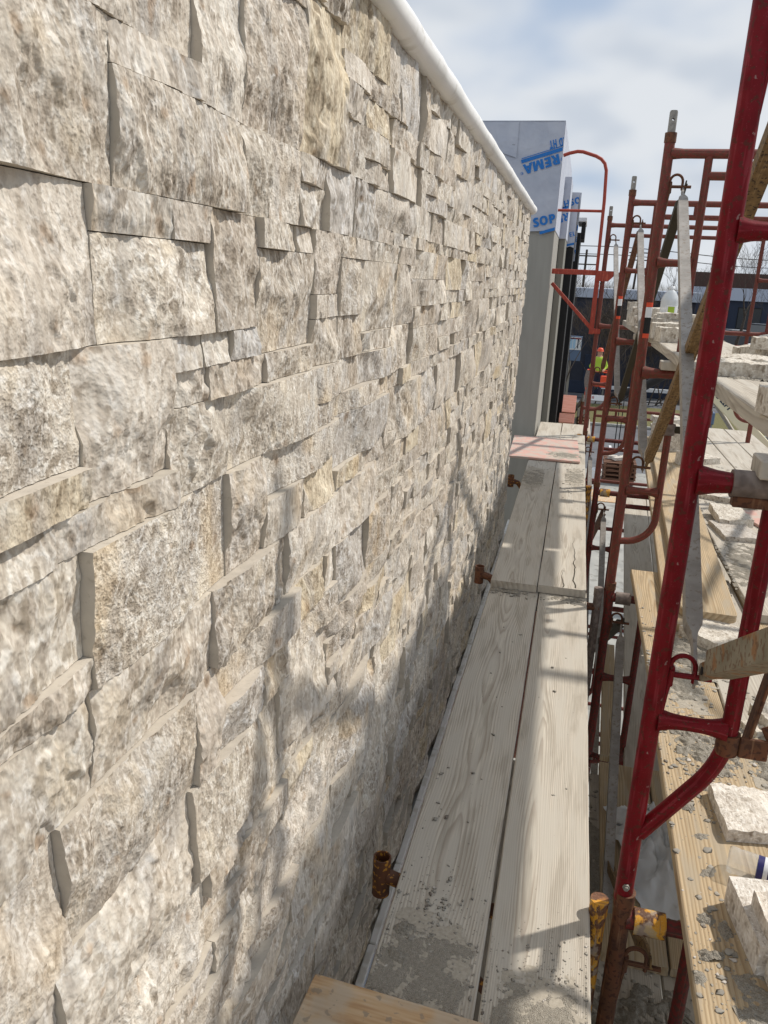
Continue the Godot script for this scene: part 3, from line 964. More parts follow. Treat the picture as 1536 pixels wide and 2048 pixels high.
func make_frame(label: String, at: Vector3, paint_mat: Material, straight: bool) -> Node3D:
	var f := thing("tube_scaffold", label, "scaffold", at, 0.0, "welded scaffold frames")
	var W := 1.524
	for side in [0, 1]:
		var x0: float = W * side
		var d := 1.0 if side == 0 else -1.0
		var s := Shape.new()
		s.tube([Vector3(x0, 0, 0), Vector3(x0, 0.7, 0), Vector3(x0, 1.4, 0), Vector3(x0, 2.02, 0)], 0.0215, 20)
		var post := obj("post", s, paint_mat, f)
		s = Shape.new()
		s.tube([Vector3(x0, 2.012, 0), Vector3(x0, 2.05, 0)], 0.0245, 20)
		obj("collar", s, M.grime if straight else M.brown, post)
		s = pin_shape()
		for i in s.v.size(): s.v[i].x += x0
		obj("coupling_pin", s, M.steel, post)
		# the inner tube: down from the rail, then bent in to the post
		var xi := x0 + d * 0.165
		var path := [Vector3(xi, 1.97, 0), Vector3(xi, 1.5, 0), Vector3(xi, 1.0, 0)]
		if straight:
			path += [Vector3(xi, 0.52, 0)]
			var n := 8
			for k in n + 1:
				var t := k / float(n)
				var p := Vector3(xi, 0.50, 0).lerp(Vector3(xi, 0.41, 0), t).lerp(Vector3(xi, 0.41, 0).lerp(Vector3(xi - d * 0.055, 0.335, 0), t), t)
				path.append(p)
			path.append(Vector3(x0 + d * 0.012, 0.19, 0))
		else:
			path += arc(Vector3(xi - d * 0.13, 0.37, 0), Vector3(d * 0.13, 0, 0), Vector3(0, -0.13, 0), 0.0, PI / 2.0, 10)
			path.append(Vector3(x0 + d * 0.01, 0.236, 0))
		s = Shape.new()
		s.tube(path, 0.0185 if straight else 0.0165, 18)
		obj("inner_post", s, paint_mat, f)
		for y in [1.53, 0.495]:
			s = Shape.new()
			var ps := []
			var rs := []
			for k in 11:
				var t := k / 10.0
				ps.append(Vector3(lerpf(x0 + d * 0.012, xi - d * 0.008, t), y, 0))
				rs.append(0.0165 + 0.012 * pow(absf(t - 0.5) * 2.0, 3.0))
			s.tube(ps, rs, 14)
			obj("tie", s, paint_mat, f)
		for y in [1.84, 0.61]:
			s = Shape.new()
			var b := Vector3(x0 + d * 0.018, y, 0)
			s.tube([b, b + Vector3(d * 0.092, 0, 0)], 0.0065, 10)
			s.tube([b + Vector3(d * 0.004, 0.012, 0)] + arc(b + Vector3(d * 0.03, 0.02, 0), Vector3(-d * 0.026, 0, 0), Vector3(0, 0.028, 0), 0.0, PI, 10) + [b + Vector3(d * 0.056, -0.014, 0)], 0.0055, 8)
			s.tube([b + Vector3(d * 0.008, 0.012, 0.004), b + Vector3(d * 0.002, -0.05, 0.006), b + Vector3(-d * 0.002, -0.115, 0.008)], [0.007, 0.0055, 0.0045], 8)
			s.box(Vector3(0.012, 0.05, 0.016), Transform3D(Basis(), b + Vector3(d * 0.008, -0.004, 0)), 0.003)
			obj("brace_lock", s, paint_mat if straight else M.brown, f)
	var s := Shape.new()
	s.tube([Vector3(0.01, 1.97, 0), Vector3(0.06, 1.97, 0), Vector3(0.76, 1.97, 0), Vector3(W - 0.06, 1.97, 0), Vector3(W - 0.01, 1.97, 0)], [0.024, 0.0195, 0.0195, 0.0195, 0.024], 16)
	obj("top_rail", s, paint_mat, f)
	s = Shape.new()
	s.tube([Vector3(0.17, 1.884, 0), Vector3(0.76, 1.884, 0), Vector3(W - 0.17, 1.884, 0)], 0.0175, 14)
	obj("upper_rail", s, paint_mat, f)
	s = Shape.new()
	s.tube([Vector3(0.42, 1.884, 0), Vector3(0.42, 1.97, 0)], 0.014, 12)
	obj("rail_stub", s, paint_mat, f)
	s = Shape.new()
	s.tube([Vector3(0.012, 1.05, 0), Vector3(0.05, 1.05, 0), Vector3(0.09, 1.05, 0), Vector3(W - 0.09, 1.05, 0), Vector3(W - 0.05, 1.05, 0), Vector3(W - 0.012, 1.05, 0)], [0.033, 0.0245, 0.0205, 0.0205, 0.0245, 0.033], 16)
	obj("deck_rail", s, paint_mat, f)
	return f


var last_brace := ""


# a cross brace: an angle bar with flattened ends
func brace(label: String, a: Vector3, b: Vector3, material: Material, group := "cross braces between the frames", wide := 0.038, twist := true) -> void:
	var length := a.distance_to(b)
	var d := (b - a).normalized()
	var sx := (Vector3.RIGHT - d * d.x).normalized()
	var sy := d.cross(sx)
	if sy.z < 0.0: sy = -sy
	var s := Shape.new()
	var t := 0.004
	var rings := []
	var flat := [[-0.015, 0.6, 0.0], [0.0, 0.75, 0.0], [0.045, 0.78, 0.0], [0.10, 1.0, 0.9], [0.14, 1.0, 1.0], [length - 0.14, 1.0, 1.0], [length - 0.10, 1.0, 0.9], [length - 0.045, 0.78, 0.0], [length, 0.75, 0.0], [length + 0.015, 0.6, 0.0]]
	var turned := [[-0.016, 0.2, 0.55], [0.0, 0.2, 0.75], [0.10, 0.22, 0.8], [0.125, 0.4, 0.85], [0.15, 0.92, 0.95], [0.17, 1.0, 1.0], [length - 0.11, 1.0, 1.0], [length - 0.095, 0.92, 0.95], [length - 0.075, 0.4, 0.85], [length - 0.06, 0.22, 0.8], [length, 0.2, 0.75], [length + 0.016, 0.2, 0.55]]
	for st in (turned if twist else flat):
		var w1: float = wide * st[1]
		var w2: float = maxf(wide * st[2], t)
		var o := a + d * (st[0] as float)
		var ring := []
		for q in [[-0.5, 0.0], [0.5, 0.0], [0.5, 1.0], [-0.5 + minf(t / w1, 0.9), 1.0], [-0.5 + minf(t / w1, 0.9), 2.0], [-0.5, 2.0]]:
			var depth: float = 0.0 if q[1] == 0.0 else (t if q[1] == 1.0 else w2)
			ring.append(o + sx * (q[0] * w1) - sy * depth)
		rings.append(ring)
	for i in rings.size() - 1:
		for k in 6:
			var k2 := (k + 1) % 6
			var e: Vector3 = (rings[i][k2] - rings[i][k]) as Vector3
			var outn := e.cross(d) * -1.0
			var first := s.v.size()
			s.face([rings[i][k], rings[i + 1][k], rings[i + 1][k2], rings[i][k2]], outn)
			for m in 4:
				s.uv[first + m] = Vector2((s.v[first + m] - a).dot(sx + sy), (s.v[first + m] - a).dot(d))
	s.face(rings[0], -d)
	s.face(rings[-1], d)
	for i in s.v.size(): s.v[i] -= a
	var o := obj("cross_brace", s, material, null, a)
	last_brace = o.name
	tag(o, label, "brace", group)


# a bracket hooked on a frame's post that carries the planks beside the wall; node at the post, deck level
func side_bracket(label: String, at: Vector3, material: Material, hook: Material, socket_x: float, low: float, high: float) -> void:
	var o := thing("side_bracket", label, "scaffold bracket", at, 0.0, "side brackets under the wall planks")
	var s := Shape.new()
	s.tube([Vector3(-0.04, -0.064, 0), Vector3(-0.52, -0.064, 0), Vector3(socket_x + 0.055, (low + high) / 2.0 - 0.01, 0), Vector3(socket_x + 0.015, (low + high) / 2.0, 0)], 0.019, 16)
	obj("arm", s, material, o)
	s = Shape.new()
	s.pipe(Vector3(socket_x, low, 0), Vector3(socket_x, high, 0), 0.0235)
	obj("guard_socket", s, material, o)
	s = Shape.new()
	s.tube([Vector3(-0.052, 0.042, 0), Vector3(-0.052, 0.0, 0)], 0.0225, 16)
	s.tube([Vector3(-0.052, 0.0, 0), Vector3(-0.052, -0.62, 0)], 0.0205, 16)
	obj("upright", s, hook, o)
	s = Shape.new()
	s.tube([Vector3(-0.06, -0.58, 0), Vector3(-0.30, -0.33, 0), Vector3(-0.53, -0.08, 0)], 0.015, 12)
	obj("strut", s, material, o)
	s = Shape.new()
	# saddle plate wrapped over the frame's rail
	var first := s.v.size()
	for shell in [0.031, 0.0275]:
		for i in 15:
			var a := lerpf(-0.35 * PI, 1.1 * PI, i / 14.0)
			var d := Vector3(0, sin(a), cos(a))
			for x in [0.032, 0.105]:
				s.vert(Vector3(x, 0, 0) + d * (shell as float), d, Vector2(x, a * 0.03))
	for i in 14:
		var q := first + i * 2
		s.tri(q, q + 1, q + 3); s.tri(q, q + 3, q + 2)
		s.tri(q + 30, q + 31, q + 33); s.tri(q + 30, q + 33, q + 32)
		for e in [0, 1]:
			s.face([s.v[q + e], s.v[q + e + 2], s.v[q + e + 32], s.v[q + e + 30]], Vector3(-1 + 2 * e, 0, 0))
	obj("saddle_hook", s, hook, o)


func build_scaffold() -> void:
	var xs := [0.25, 0.282, 0.243, 0.158]
	var zs := [-1.66, -3.79, -5.90, -8.05]
	var order := ["nearest", "second", "third", "farthest"]
	var tints := ["bright red", "rust red", "rust red", "dark rust red"]
	var red := make_frame("nearest bright red welded tube frame standing beside the plank walkway", Vector3(xs[0], 0.06, zs[0]), M.red, true)
	var b := Shape.new()
	b.tube([Vector3(0, 0.052, 0.018), Vector3(0, 0.052, 0.034)], 0.0055, 6)
	b.tube([Vector3(0, 0.052, 0.024), Vector3(0, 0.052, 0.029)], 0.0085, 6)
	obj("bolt", b, M.steel, red)
	var old := make_frame("second frame from the viewer, rust red, orange and black sticker on its post", Vector3(xs[1], 0.06, zs[1]), M.maroon, false)
	var firsts := [red, old]
	firsts.append(copy(old, "third rust red frame from the viewer, its post sticker half hidden by a brace", Vector3(xs[2], 0.06, zs[2])))
	firsts.append(copy(old, "farthest dark rust red frame, holding the orange guard bracket", Vector3(xs[3], 0.06, zs[3])))
	for k in 4:
		for lift in [1, 2]:
			var low := copy(old, "%s rust red frame below the walkway, %s" % [order[k], "standing on the ground" if lift == 2 else "carrying the main deck"], Vector3(xs[k] + 0.004 * lift, 0.06 - 2.03 * lift, zs[k]))
			for m in low.find_children("*", "MeshInstance3D", true, false):
				if m.material_override == M.maroon: m.material_override = M.brown if k == 0 and m.name == "post" else M.dark_maroon
	# stickers on the posts of the second and third frame
	for k in [1, 2]:
		var at := 1.36
		for band in [[0.0, 0.02, M.lift_orange], [0.02, 0.065, M.white], [0.065, 0.135, M.black], [0.135, 0.155, M.lift_orange]]:
			var s := Shape.new()
			for i in 9:
				var a := lerpf(0.12 * PI, 0.62 * PI, i / 8.0)
				var d := Vector3(cos(a), 0, sin(a))
				for e in [0, 1]:
					s.vert(d * 0.0222 + Vector3(0, at - (band[e] as float) - e * 0.0, 0), d, Vector2(i, e))
			for i in 8:
				s.tri(i * 2, i * 2 + 1, i * 2 + 3); s.tri(i * 2, i * 2 + 3, i * 2 + 2)
			obj("warning_label", s, band[2], firsts[k])
	# side brackets
	side_bracket("nearest side bracket, yellow paint flaking off its open pipe stub by the wall", Vector3(xs[0], 0, zs[0]), M.yellow_brown, M.yellow, -0.602, -0.083, 0.031)
	side_bracket("second side bracket, brown with a bare pipe stub at the plank joint", Vector3(xs[1], 0, zs[1]), M.brown, M.grime, -0.650, -0.012, 0.079)
	side_bracket("third side bracket, its yellow pipe stub near the far wall end", Vector3(xs[2], 0, zs[2]), M.yellow_brown, M.yellow, -0.634, -0.024, 0.067)
	side_bracket("farthest side bracket, yellow, under the end of the planks", Vector3(xs[3], 0, zs[3]), M.yellow_brown, M.yellow, -0.560, -0.06, 0.02)
	# braces: lock to lock
	var hi := 1.90
	var lo := 0.67
	var bays := [["second", M.galv, M.olive], ["third", M.galv, M.dark_brace], ["fourth", M.galv, M.brown]]
	for k in 3:
		var a := Vector3(xs[k] + 0.078, 0, zs[k])
		var c := Vector3(xs[k + 1] + 0.078, 0, zs[k + 1])
		for lift in [0, 1]:
			var down := Vector3(0, -2.03 * lift, 0)
			var where := "above the deck" if lift == 0 else "below the deck"
			brace("galvanised brace beside the walkway, rising to the %s frame, %s" % [bays[k][0], where], a + Vector3(0, lo, 0) + down, c + Vector3(0, hi, 0) + down, bays[k][1])
			brace("%s brace beside the walkway, falling to the %s frame, %s" % [["olive brown", "dark", "brown"][k], bays[k][0], where], a + Vector3(0.012, hi, 0) + down, c + Vector3(0.012, lo, 0) + down, bays[k][2])
			var outx := Vector3(1.37, 0, 0)
			brace("dark outer brace rising to the %s frame's outer post, %s" % [bays[k][0], where], a + outx + Vector3(0, lo, 0) + down, c + outx + Vector3(0, hi, 0) + down, M.dark_brace)
			brace("dark outer brace falling to the %s frame's outer post, %s" % [bays[k][0], where], a + outx + Vector3(-0.012, hi, 0) + down, c + outx + Vector3(-0.012, lo, 0) + down, M.dark_brace)
	brace("rusty brace end on the low lock of the nearest red frame, reaching towards the viewer", Vector3(xs[0] + 0.088, lo, zs[0] + 0.012), Vector3(xs[0] + 0.088, hi, 0.47), M.rusty_galv, "cross braces between the frames", 0.05)
	var hole := Shape.new()
	var bd := (Vector3(xs[0] + 0.088, hi, 0.47) - Vector3(xs[0] + 0.088, lo, zs[0] + 0.012)).normalized()
	var bn := bd.cross(Vector3.RIGHT).normalized()
	if bn.z < 0.0: bn = -bn
	hole.tube([Vector3(-0.0075, 0, 0), Vector3(0.0075, 0, 0)], 0.0095, 14)
	obj("pin_hole", hole, M.black, get_node(NodePath(last_brace)), bd * 0.028 - bn * 0.019)
	# sleeve and plate clamped on the nearest frame's deck rail
	var cl := thing("rail_clamp", "grey dirty sleeve clamp round the red rail of the nearest frame", "clamp", Vector3(0.39, 1.06, -1.66))
	var s := Shape.new()
	s.tube([Vector3(-0.06, 0.05, 0), Vector3(0.14, 0.05, 0)], 0.0285, 22)
	obj("sleeve", s, M.grime, cl)
	s = Shape.new()
	s.box(Vector3(0.17, 0.022, 0.03), Transform3D(Basis(), Vector3(0.03, 0.016, 0.004)), 0.002)
	obj("plate", s, M.brown, cl)
	# small clamp on the second frame's rail
	var c2 := thing("pipe_coupler", "grey pipe coupler on the second frame's inner tube under the high planks", "clamp", Vector3(0.447, 0.86, -3.79))
	s = Shape.new()
	s.tube([Vector3(0, -0.025, 0), Vector3(0, 0.025, 0)], 0.029, 18)
	obj("band", s, M.grime, c2)
	s = Shape.new()
	s.tube([Vector3(0.02, 0, 0.0), Vector3(0.16, 0, 0.0)], 0.017, 14)
	obj("stem", s, M.dark_brace, c2)
	# angle bracket on the nearest frame's lower tie
	var c3 := thing("angle_bracket", "brown steel angle bracket clamped to the bend of the nearest red frame", "bracket", Vector3(0.415, 0.50, -1.66))
	s = Shape.new()
	s.tube([Vector3(0, 0.0, 0), Vector3(0, 0.05, 0)], 0.0245, 20)
	obj("band", s, M.brown, c3)
	s = Shape.new()
	s.box(Vector3(0.06, 0.05, 0.008), Transform3D(Basis(), Vector3(0.052, 0.025, 0.012)), 0.002)
	s.box(Vector3(0.008, 0.30, 0.045), Transform3D(Basis.from_euler(Vector3(0, 0, -0.12)), Vector3(0.055, 0.16, -0.01)), 0.002)
	s.box(Vector3(0.20, 0.04, 0.006), Transform3D(Basis.from_euler(Vector3(0, 0, 0.5)), Vector3(0.16, 0.10, -0.004)), 0.002)
	obj("angle", s, M.brown, c3)
	# orange guard bracket high on the farthest frame
	var g := thing("guard_bracket", "orange side bracket with a looped guard rail on the farthest frame", "scaffold bracket", Vector3(0, 1.04, -8.05))
	s = Shape.new()
	s.tube([Vector3(-0.325, 1.585, 0), Vector3(-0.27, 1.605, 0), Vector3(-0.20, 1.62, 0), Vector3(-0.15, 1.617, 0), Vector3(-0.03, 1.582, 0), Vector3(0.02, 1.557, 0), Vector3(0.055, 1.52, 0), Vector3(0.075, 1.46, 0), Vector3(0.088, 1.2, 0), Vector3(0.094, 0.56, 0)], 0.0155, 14)
	obj("guard_loop", s, M.orange, g)
	s = Shape.new()
	s.tube([Vector3(-0.325, 1.11, 0), Vector3(0.08, 1.11, 0)], 0.0125, 12)
	obj("mid_rail", s, M.orange, g)
	s = Shape.new()
	s.box(Vector3(0.42, 0.048, 0.04), Transform3D(Basis(), Vector3(-0.115, 0.56, 0)), 0.004)
	obj("arm", s, M.orange, g)
	s = Shape.new()
	s.box(Vector3(0.044, 0.58, 0.042), Transform3D(Basis(), Vector3(0.106, 0.28, 0)), 0.004)
	obj("upright", s, M.orange, g)
	s = Shape.new()
	var dv := Vector3(0.41, -0.40, 0)
	s.box(Vector3(dv.length(), 0.034, 0.03), Transform3D(Basis.from_euler(Vector3(0, 0, atan2(dv.y, dv.x))), Vector3(-0.11, 0.25, 0.0)), 0.003)
	obj("strut", s, M.orange, g)
	s = Shape.new()
	s.face([Vector3(0.09, 0.58, 0.028), Vector3(0.25, 0.58, 0.028), Vector3(0.25, 0.53, 0.028), Vector3(0.205, 0.485, 0.028), Vector3(0.09, 0.485, 0.028)], Vector3(0, 0, 1))
	s.face([Vector3(0.09, 0.58, 0.02), Vector3(0.25, 0.58, 0.02), Vector3(0.25, 0.53, 0.02), Vector3(0.205, 0.485, 0.02), Vector3(0.09, 0.485, 0.02)], Vector3(0, 0, -1))
	obj("hook_plate", s, M.orange, g)
	s = Shape.new()
	s.box(Vector3(0.10, 0.05, 0.05), Transform3D(Basis(), Vector3(0.14, 0.02, 0)), 0.004)
	obj("lower_clamp", s, M.orange, g)


# ---------------------------------------------------------------- printed lettering
# text as a flat sheet of faces in the x-y plane, turned by angle about its start, cut off at x = limit (world x of the face it is printed on)
func lettering(text: String, cap: float, at: Vector3, angle: float, limit: float, heavy := 0.9, width := 0.0) -> Shape:
	var tm := TextMesh.new()
	tm.text = text
	var f := SystemFont.new()
	f.font_names = PackedStringArray(["Droid Sans"])
	f.font_weight = 700
	var fv := FontVariation.new()
	fv.base_font = f
	fv.variation_embolden = minf(heavy, 1.5) * 0.6
	tm.font = fv
	tm.font_size = 64
	tm.pixel_size = 0.01
	tm.depth = 0.0
	tm.horizontal_alignment = HORIZONTAL_ALIGNMENT_LEFT
	var a := tm.surface_get_arrays(0)
	var vs: PackedVector3Array = a[Mesh.ARRAY_VERTEX]
	var ids: PackedInt32Array = a[Mesh.ARRAY_INDEX]
	var lo := Vector2(1e9, 1e9)
	var hi := Vector2(-1e9, -1e9)
	for p in vs:
		lo = Vector2(minf(lo.x, p.x), minf(lo.y, p.y)); hi = Vector2(maxf(hi.x, p.x), maxf(hi.y, p.y))
	var k := cap / (hi.y - lo.y)
	var squeeze := width / ((hi.x - lo.x) * k) if width > 0.0 else 1.0
	var basis := Basis(Vector3.BACK, angle)
	var s := Shape.new()
	for i in range(0, ids.size(), 3):
		var poly := []
		for j in 3:
			var p := vs[ids[i + j]]
			poly.append(at + basis * Vector3((p.x - lo.x) * k * squeeze, (p.y - lo.y) * k, 0))
		# keep what lies left of the limit
		var kept := []
		for j in poly.size():
			var p: Vector3 = poly[j]
			var q: Vector3 = poly[(j + 1) % poly.size()]
			if p.x <= limit: kept.append(p)
			if (p.x <= limit) != (q.x <= limit):
				kept.append(p.lerp(q, (limit - p.x) / (q.x - p.x)))
		if kept.size() >= 3:
			var g: Vector3 = (kept[1] - kept[0]).cross(kept[2] - kept[0])
			if g.length() > 1e-9:
				s.face(kept, Vector3(0, 0, 1))
	return s


func stripe(a: Vector2, b: Vector2, wide: float, z: float, limit: float) -> Shape:
	var s := Shape.new()
	var d := (b - a).normalized()
	var o := Vector2(-d.y, d.x) * wide / 2.0
	var ps := [a - o, b - o, b + o, a + o]
	var out := []
	for p in ps:
		var q := p as Vector2
		if q.x > limit: q += d * ((limit - q.x) / d.x)
		out.append(Vector3(q.x, q.y, z))
	s.face(out, Vector3(0, 0, 1))
	return s


# a sheet hung on a face looking at the viewer: slightly wavy, its lower edge given by points
func sheet(x0: float, x1: float, top: float, bottom: Array, z: float, thick := 0.004, seed := 1, bulge := 0.006) -> Shape:
	var f := noise(FastNoiseLite.TYPE_SIMPLEX_SMOOTH, 4.0, 2, seed)
	var s := Shape.new()
	var nx := 22
	var ny := 26
	for side in [0, 1]:
		var first := s.v.size()
		for j in ny + 1:
			for i in nx + 1:
				var u := float(i) / nx
				var t := u * (bottom.size() - 1)
				var k := mini(int(t), bottom.size() - 2)
				var low := lerpf(bottom[k], bottom[k + 1], t - k)
				var y := lerpf(low, top, float(j) / ny)
				var x := lerpf(x0, x1, u)
				var fade := minf(1.0, minf(u, 1.0 - u) * 8.0)
				s.vert(Vector3(x, y, z + (thick if side == 0 else 0.0) + bulge * fade * f.get_noise_2d(x, y)), Vector3(-0.04 * f.get_noise_2d(x + 3.0, y), 0.05 * f.get_noise_2d(x, y + 5.0), 1.0 if side == 0 else -1.0).normalized(), Vector2(x, -y))
		for j in ny:
			for i in nx:
				var q := first + j * (nx + 1) + i
				s.tri(q, q + 1, q + nx + 2)
				s.tri(q, q + nx + 2, q + nx + 1)
	return s


func build_piers() -> void:
	# each pier is a boxed part of the facade, its head wrapped in white membrane
	var p1 := thing("wrapped_pier", "nearest taupe pier, its head wrapped in white membrane with blue lettering", "pier", Vector3(-0.75, -4.5, -7.95), 0.0, "membrane wrapped piers")
	var dx := Vector3(0.75, 4.5, 7.95)
	var s := Shape.new()
	s.box(Vector3(0.867, 7.37, 3.5), Transform3D(Basis(), Vector3(-0.0165, 3.685, -1.76)), 0.004)
	obj("body", s, M.taupe, p1)
	s = sheet(-1.19, -0.331, 2.89, [2.48, 2.44, 2.40, 2.30, 1.99, 1.972, 1.964, 1.953, 1.948, 1.952, 1.96, 1.964], -7.945, 0.003, 3)
	for i in s.v.size(): s.v[i] += dx
	var mem := obj("membrane", s, M.membrane, p1)
	s = sheet(-1.19, -0.745, 2.888, [2.62, 2.66, 2.64, 2.655, 2.66, 2.65, 2.63, 2.615, 2.60, 2.585], -7.936, 0.003, 5)
	for i in s.v.size(): s.v[i] += dx
	obj("membrane_flap", s, M.membrane, p1)
	s = Shape.new()
	s.box(Vector3(0.006, 0.93, 3.45), Transform3D(Basis(), Vector3(-0.331, 2.43, -9.68) + dx), 0.0)
	s.box(Vector3(0.87, 0.008, 3.5), Transform3D(Basis(), Vector3(-0.765, 2.896, -9.69) + dx), 0.0)
	obj("membrane_return", s, M.membrane, mem)
	var zt := -7.9335
	var cut := -0.333
	var ang := atan2(2.673 - 2.561, 0.365)
	# upside down along the fold: the word starts beyond the pier's edge
	var words := [
		["PREMA", 0.088, Vector3(-0.296, 2.644, zt), ang + PI, 1.5, 0.405],
		["LD HT", 0.072, Vector3(-0.318, 2.765, zt), ang + PI - 0.06, 0.5, 0.150],
		["SOP", 0.084, Vector3(-0.527, 1.982, zt), ang - 0.05, 1.35, 0.205],
	]
	for w in words:
		s = lettering(w[0], w[1], w[2], w[3], cut, w[4], w[5])
		for i in s.v.size(): s.v[i] += dx
		obj("lettering", s, M.blue_ink, mem)
	for st in [[Vector2(-0.697, 2.552), Vector2(-0.30, 2.674), 0.030], [Vector2(-0.697, 2.578), Vector2(-0.30, 2.700), 0.006], [Vector2(-0.47, 1.935), Vector2(-0.30, 1.986), 0.026]]:
		s = stripe(st[0], st[1], st[2], zt, cut)
		for i in s.v.size(): s.v[i] += dx
		obj("blue_stripe", s, M.blue_ink, mem)
	# registered mark: a ring with a small letter
	s = Shape.new()
	for i in 16:
		var a := TAU * i / 16.0
		var b := TAU * (i + 1) / 16.0
		var c := Vector3(-0.682, 2.452, zt) + dx
		s.face([c + Vector3(cos(a), sin(a), 0) * 0.013, c + Vector3(cos(b), sin(b), 0) * 0.013, c + Vector3(cos(b), sin(b), 0) * 0.0105, c + Vector3(cos(a), sin(a), 0) * 0.0105], Vector3(0, 0, 1))
	var rr := lettering("R", 0.013, Vector3(-0.677, 2.459, zt), ang + PI, 9.0, 0.2)
	for i in rr.v.size(): s.v.append(rr.v[i] + dx); s.n.append(rr.n[i]); s.uv.append(rr.uv[i]); s.c.append(rr.c[i])
	var off := s.v.size() - rr.v.size()
	for i in rr.ix: s.ix.append(i + off)
	obj("lettering", s, M.blue_ink, mem)
	# staples
	for p in [Vector2(-0.765, 2.865), Vector2(-0.78, 2.695), Vector2(-0.805, 2.475)]:
		s = Shape.new()
		s.box(Vector3(0.026, 0.003, 0.002), Transform3D(Basis(), Vector3(p.x, p.y, zt) + dx), 0.0)
		obj("staple", s, M.black, mem)

	var p2 := thing("wrapped_pier", "second pier, grey green below its white wrap, just behind the nearest", "pier", Vector3(-0.32, -4.5, -9.2), 0.0, "membrane wrapped piers")
	dx = Vector3(0.32, 4.5, 9.2)
	s = Shape.new()
	s.box(Vector3(0.066, 7.07, 0.78), Transform3D(Basis(), Vector3(-0.296, -0.965, -9.60) + dx), 0.003)
	obj("body", s, M.taupe2, p2)
	s = sheet(-0.33, -0.262, 2.58, [1.955, 1.957], -9.197, 0.003, 7, 0.001)
	for i in s.v.size(): s.v[i] += dx
	mem = obj("membrane", s, M.membrane, p2)
	s = Shape.new()
	s.box(Vector3(0.005, 0.62, 0.76), Transform3D(Basis(), Vector3(-0.2605, 2.27, -9.59) + dx), 0.0)
	obj("membrane_return", s, M.membrane, mem)
	for w in [["RE", 0.082, Vector3(-0.262, 2.225, -9.192), ang + PI, 1.3], ["HT", 0.07, Vector3(-0.272, 2.355, -9.192), ang + PI, 0.2]]:
		s = lettering(w[0], w[1], w[2], w[3], -0.263, w[4])
		for i in s.v.size(): s.v[i] += dx
		obj("lettering", s, M.blue_ink, mem)
	s = stripe(Vector2(-0.329, 2.262), Vector2(-0.25, 2.286), 0.026, -9.192, -0.263)
	for i in s.v.size(): s.v[i] += dx
	obj("blue_stripe", s, M.blue_ink, mem)

	var p3 := thing("wrapped_pier", "third and narrowest wrapped pier, set just before the black column", "pier", Vector3(-0.22, -4.5, -10.0), 0.0, "membrane wrapped piers")
	dx = Vector3(0.22, 4.5, 10.0)
	s = Shape.new()
	s.box(Vector3(0.09, 7.0, 0.7), Transform3D(Basis(), Vector3(-0.225, -1.0, -10.36) + dx), 0.003)
	obj("body", s, M.black, p3)
	s = sheet(-0.27, -0.178, 2.51, [1.90, 1.915, 1.90], -9.997, 0.003, 9, 0.001)
	for i in s.v.size(): s.v[i] += dx
	mem = obj("membrane", s, M.membrane, p3)
	for w in [["SOP", 0.075, Vector3(-0.262, 2.36, -9.992), ang, 1.3], ["EL", 0.05, Vector3(-0.235, 2.02, -9.992), ang, 0.1]]:
		s = lettering(w[0], w[1], w[2], w[3], -0.179, w[4])
		for i in s.v.size(): s.v[i] += dx
		obj("lettering", s, M.blue_ink, mem)
	s = stripe(Vector2(-0.268, 1.925), Vector2(-0.17, 1.95), 0.024, -9.992, -0.179)
	for i in s.v.size(): s.v[i] += dx
	obj("blue_stripe", s, M.blue_ink, mem)

	var p4 := thing("black_column", "black boxed column beyond the wrapped piers, a strip of white membrane on its head", "column", Vector3(-0.2, -4.5, -10.8))
	dx = Vector3(0.2, 4.5, 10.8)
	s = Shape.new()
	s.box(Vector3(0.20, 6.62, 1.2), Transform3D(Basis(), Vector3(-0.222, -1.19, -11.42) + dx), 0.004)
	s.box(Vector3(0.05, 0.20, 0.9), Transform3D(Basis(), Vector3(-0.10, 2.15, -11.4) + dx), 0.004)
	obj("body", s, M.black, p4)
	s = Shape.new()
	s.box(Vector3(0.11, 0.05, 1.0), Transform3D(Basis(), Vector3(-0.12, 2.285, -11.4) + dx), 0.004)
	obj("cap", s, M.white, p4)
	s = sheet(-0.29, -0.165, 2.59, [1.80, 1.78, 1.76, 1.775], -10.792, 0.003, 11, 0.002)
	for i in s.v.size(): s.v[i] += dx
	mem = obj("membrane", s, M.membrane, p4)
	for w in [["SO", 0.08, Vector3(-0.27, 2.11, -10.786), ang, 1.3], ["ULE", 0.05, Vector3(-0.26, 1.98, -10.786), ang, 0.1], ["OP", 0.07, Vector3(-0.23, 1.82, -10.786), ang, 1.2]]:
		s = lettering(w[0], w[1], w[2], w[3], -0.166, w[4])
		for i in s.v.size(): s.v[i] += dx
		obj("lettering", s, M.blue_ink, mem)


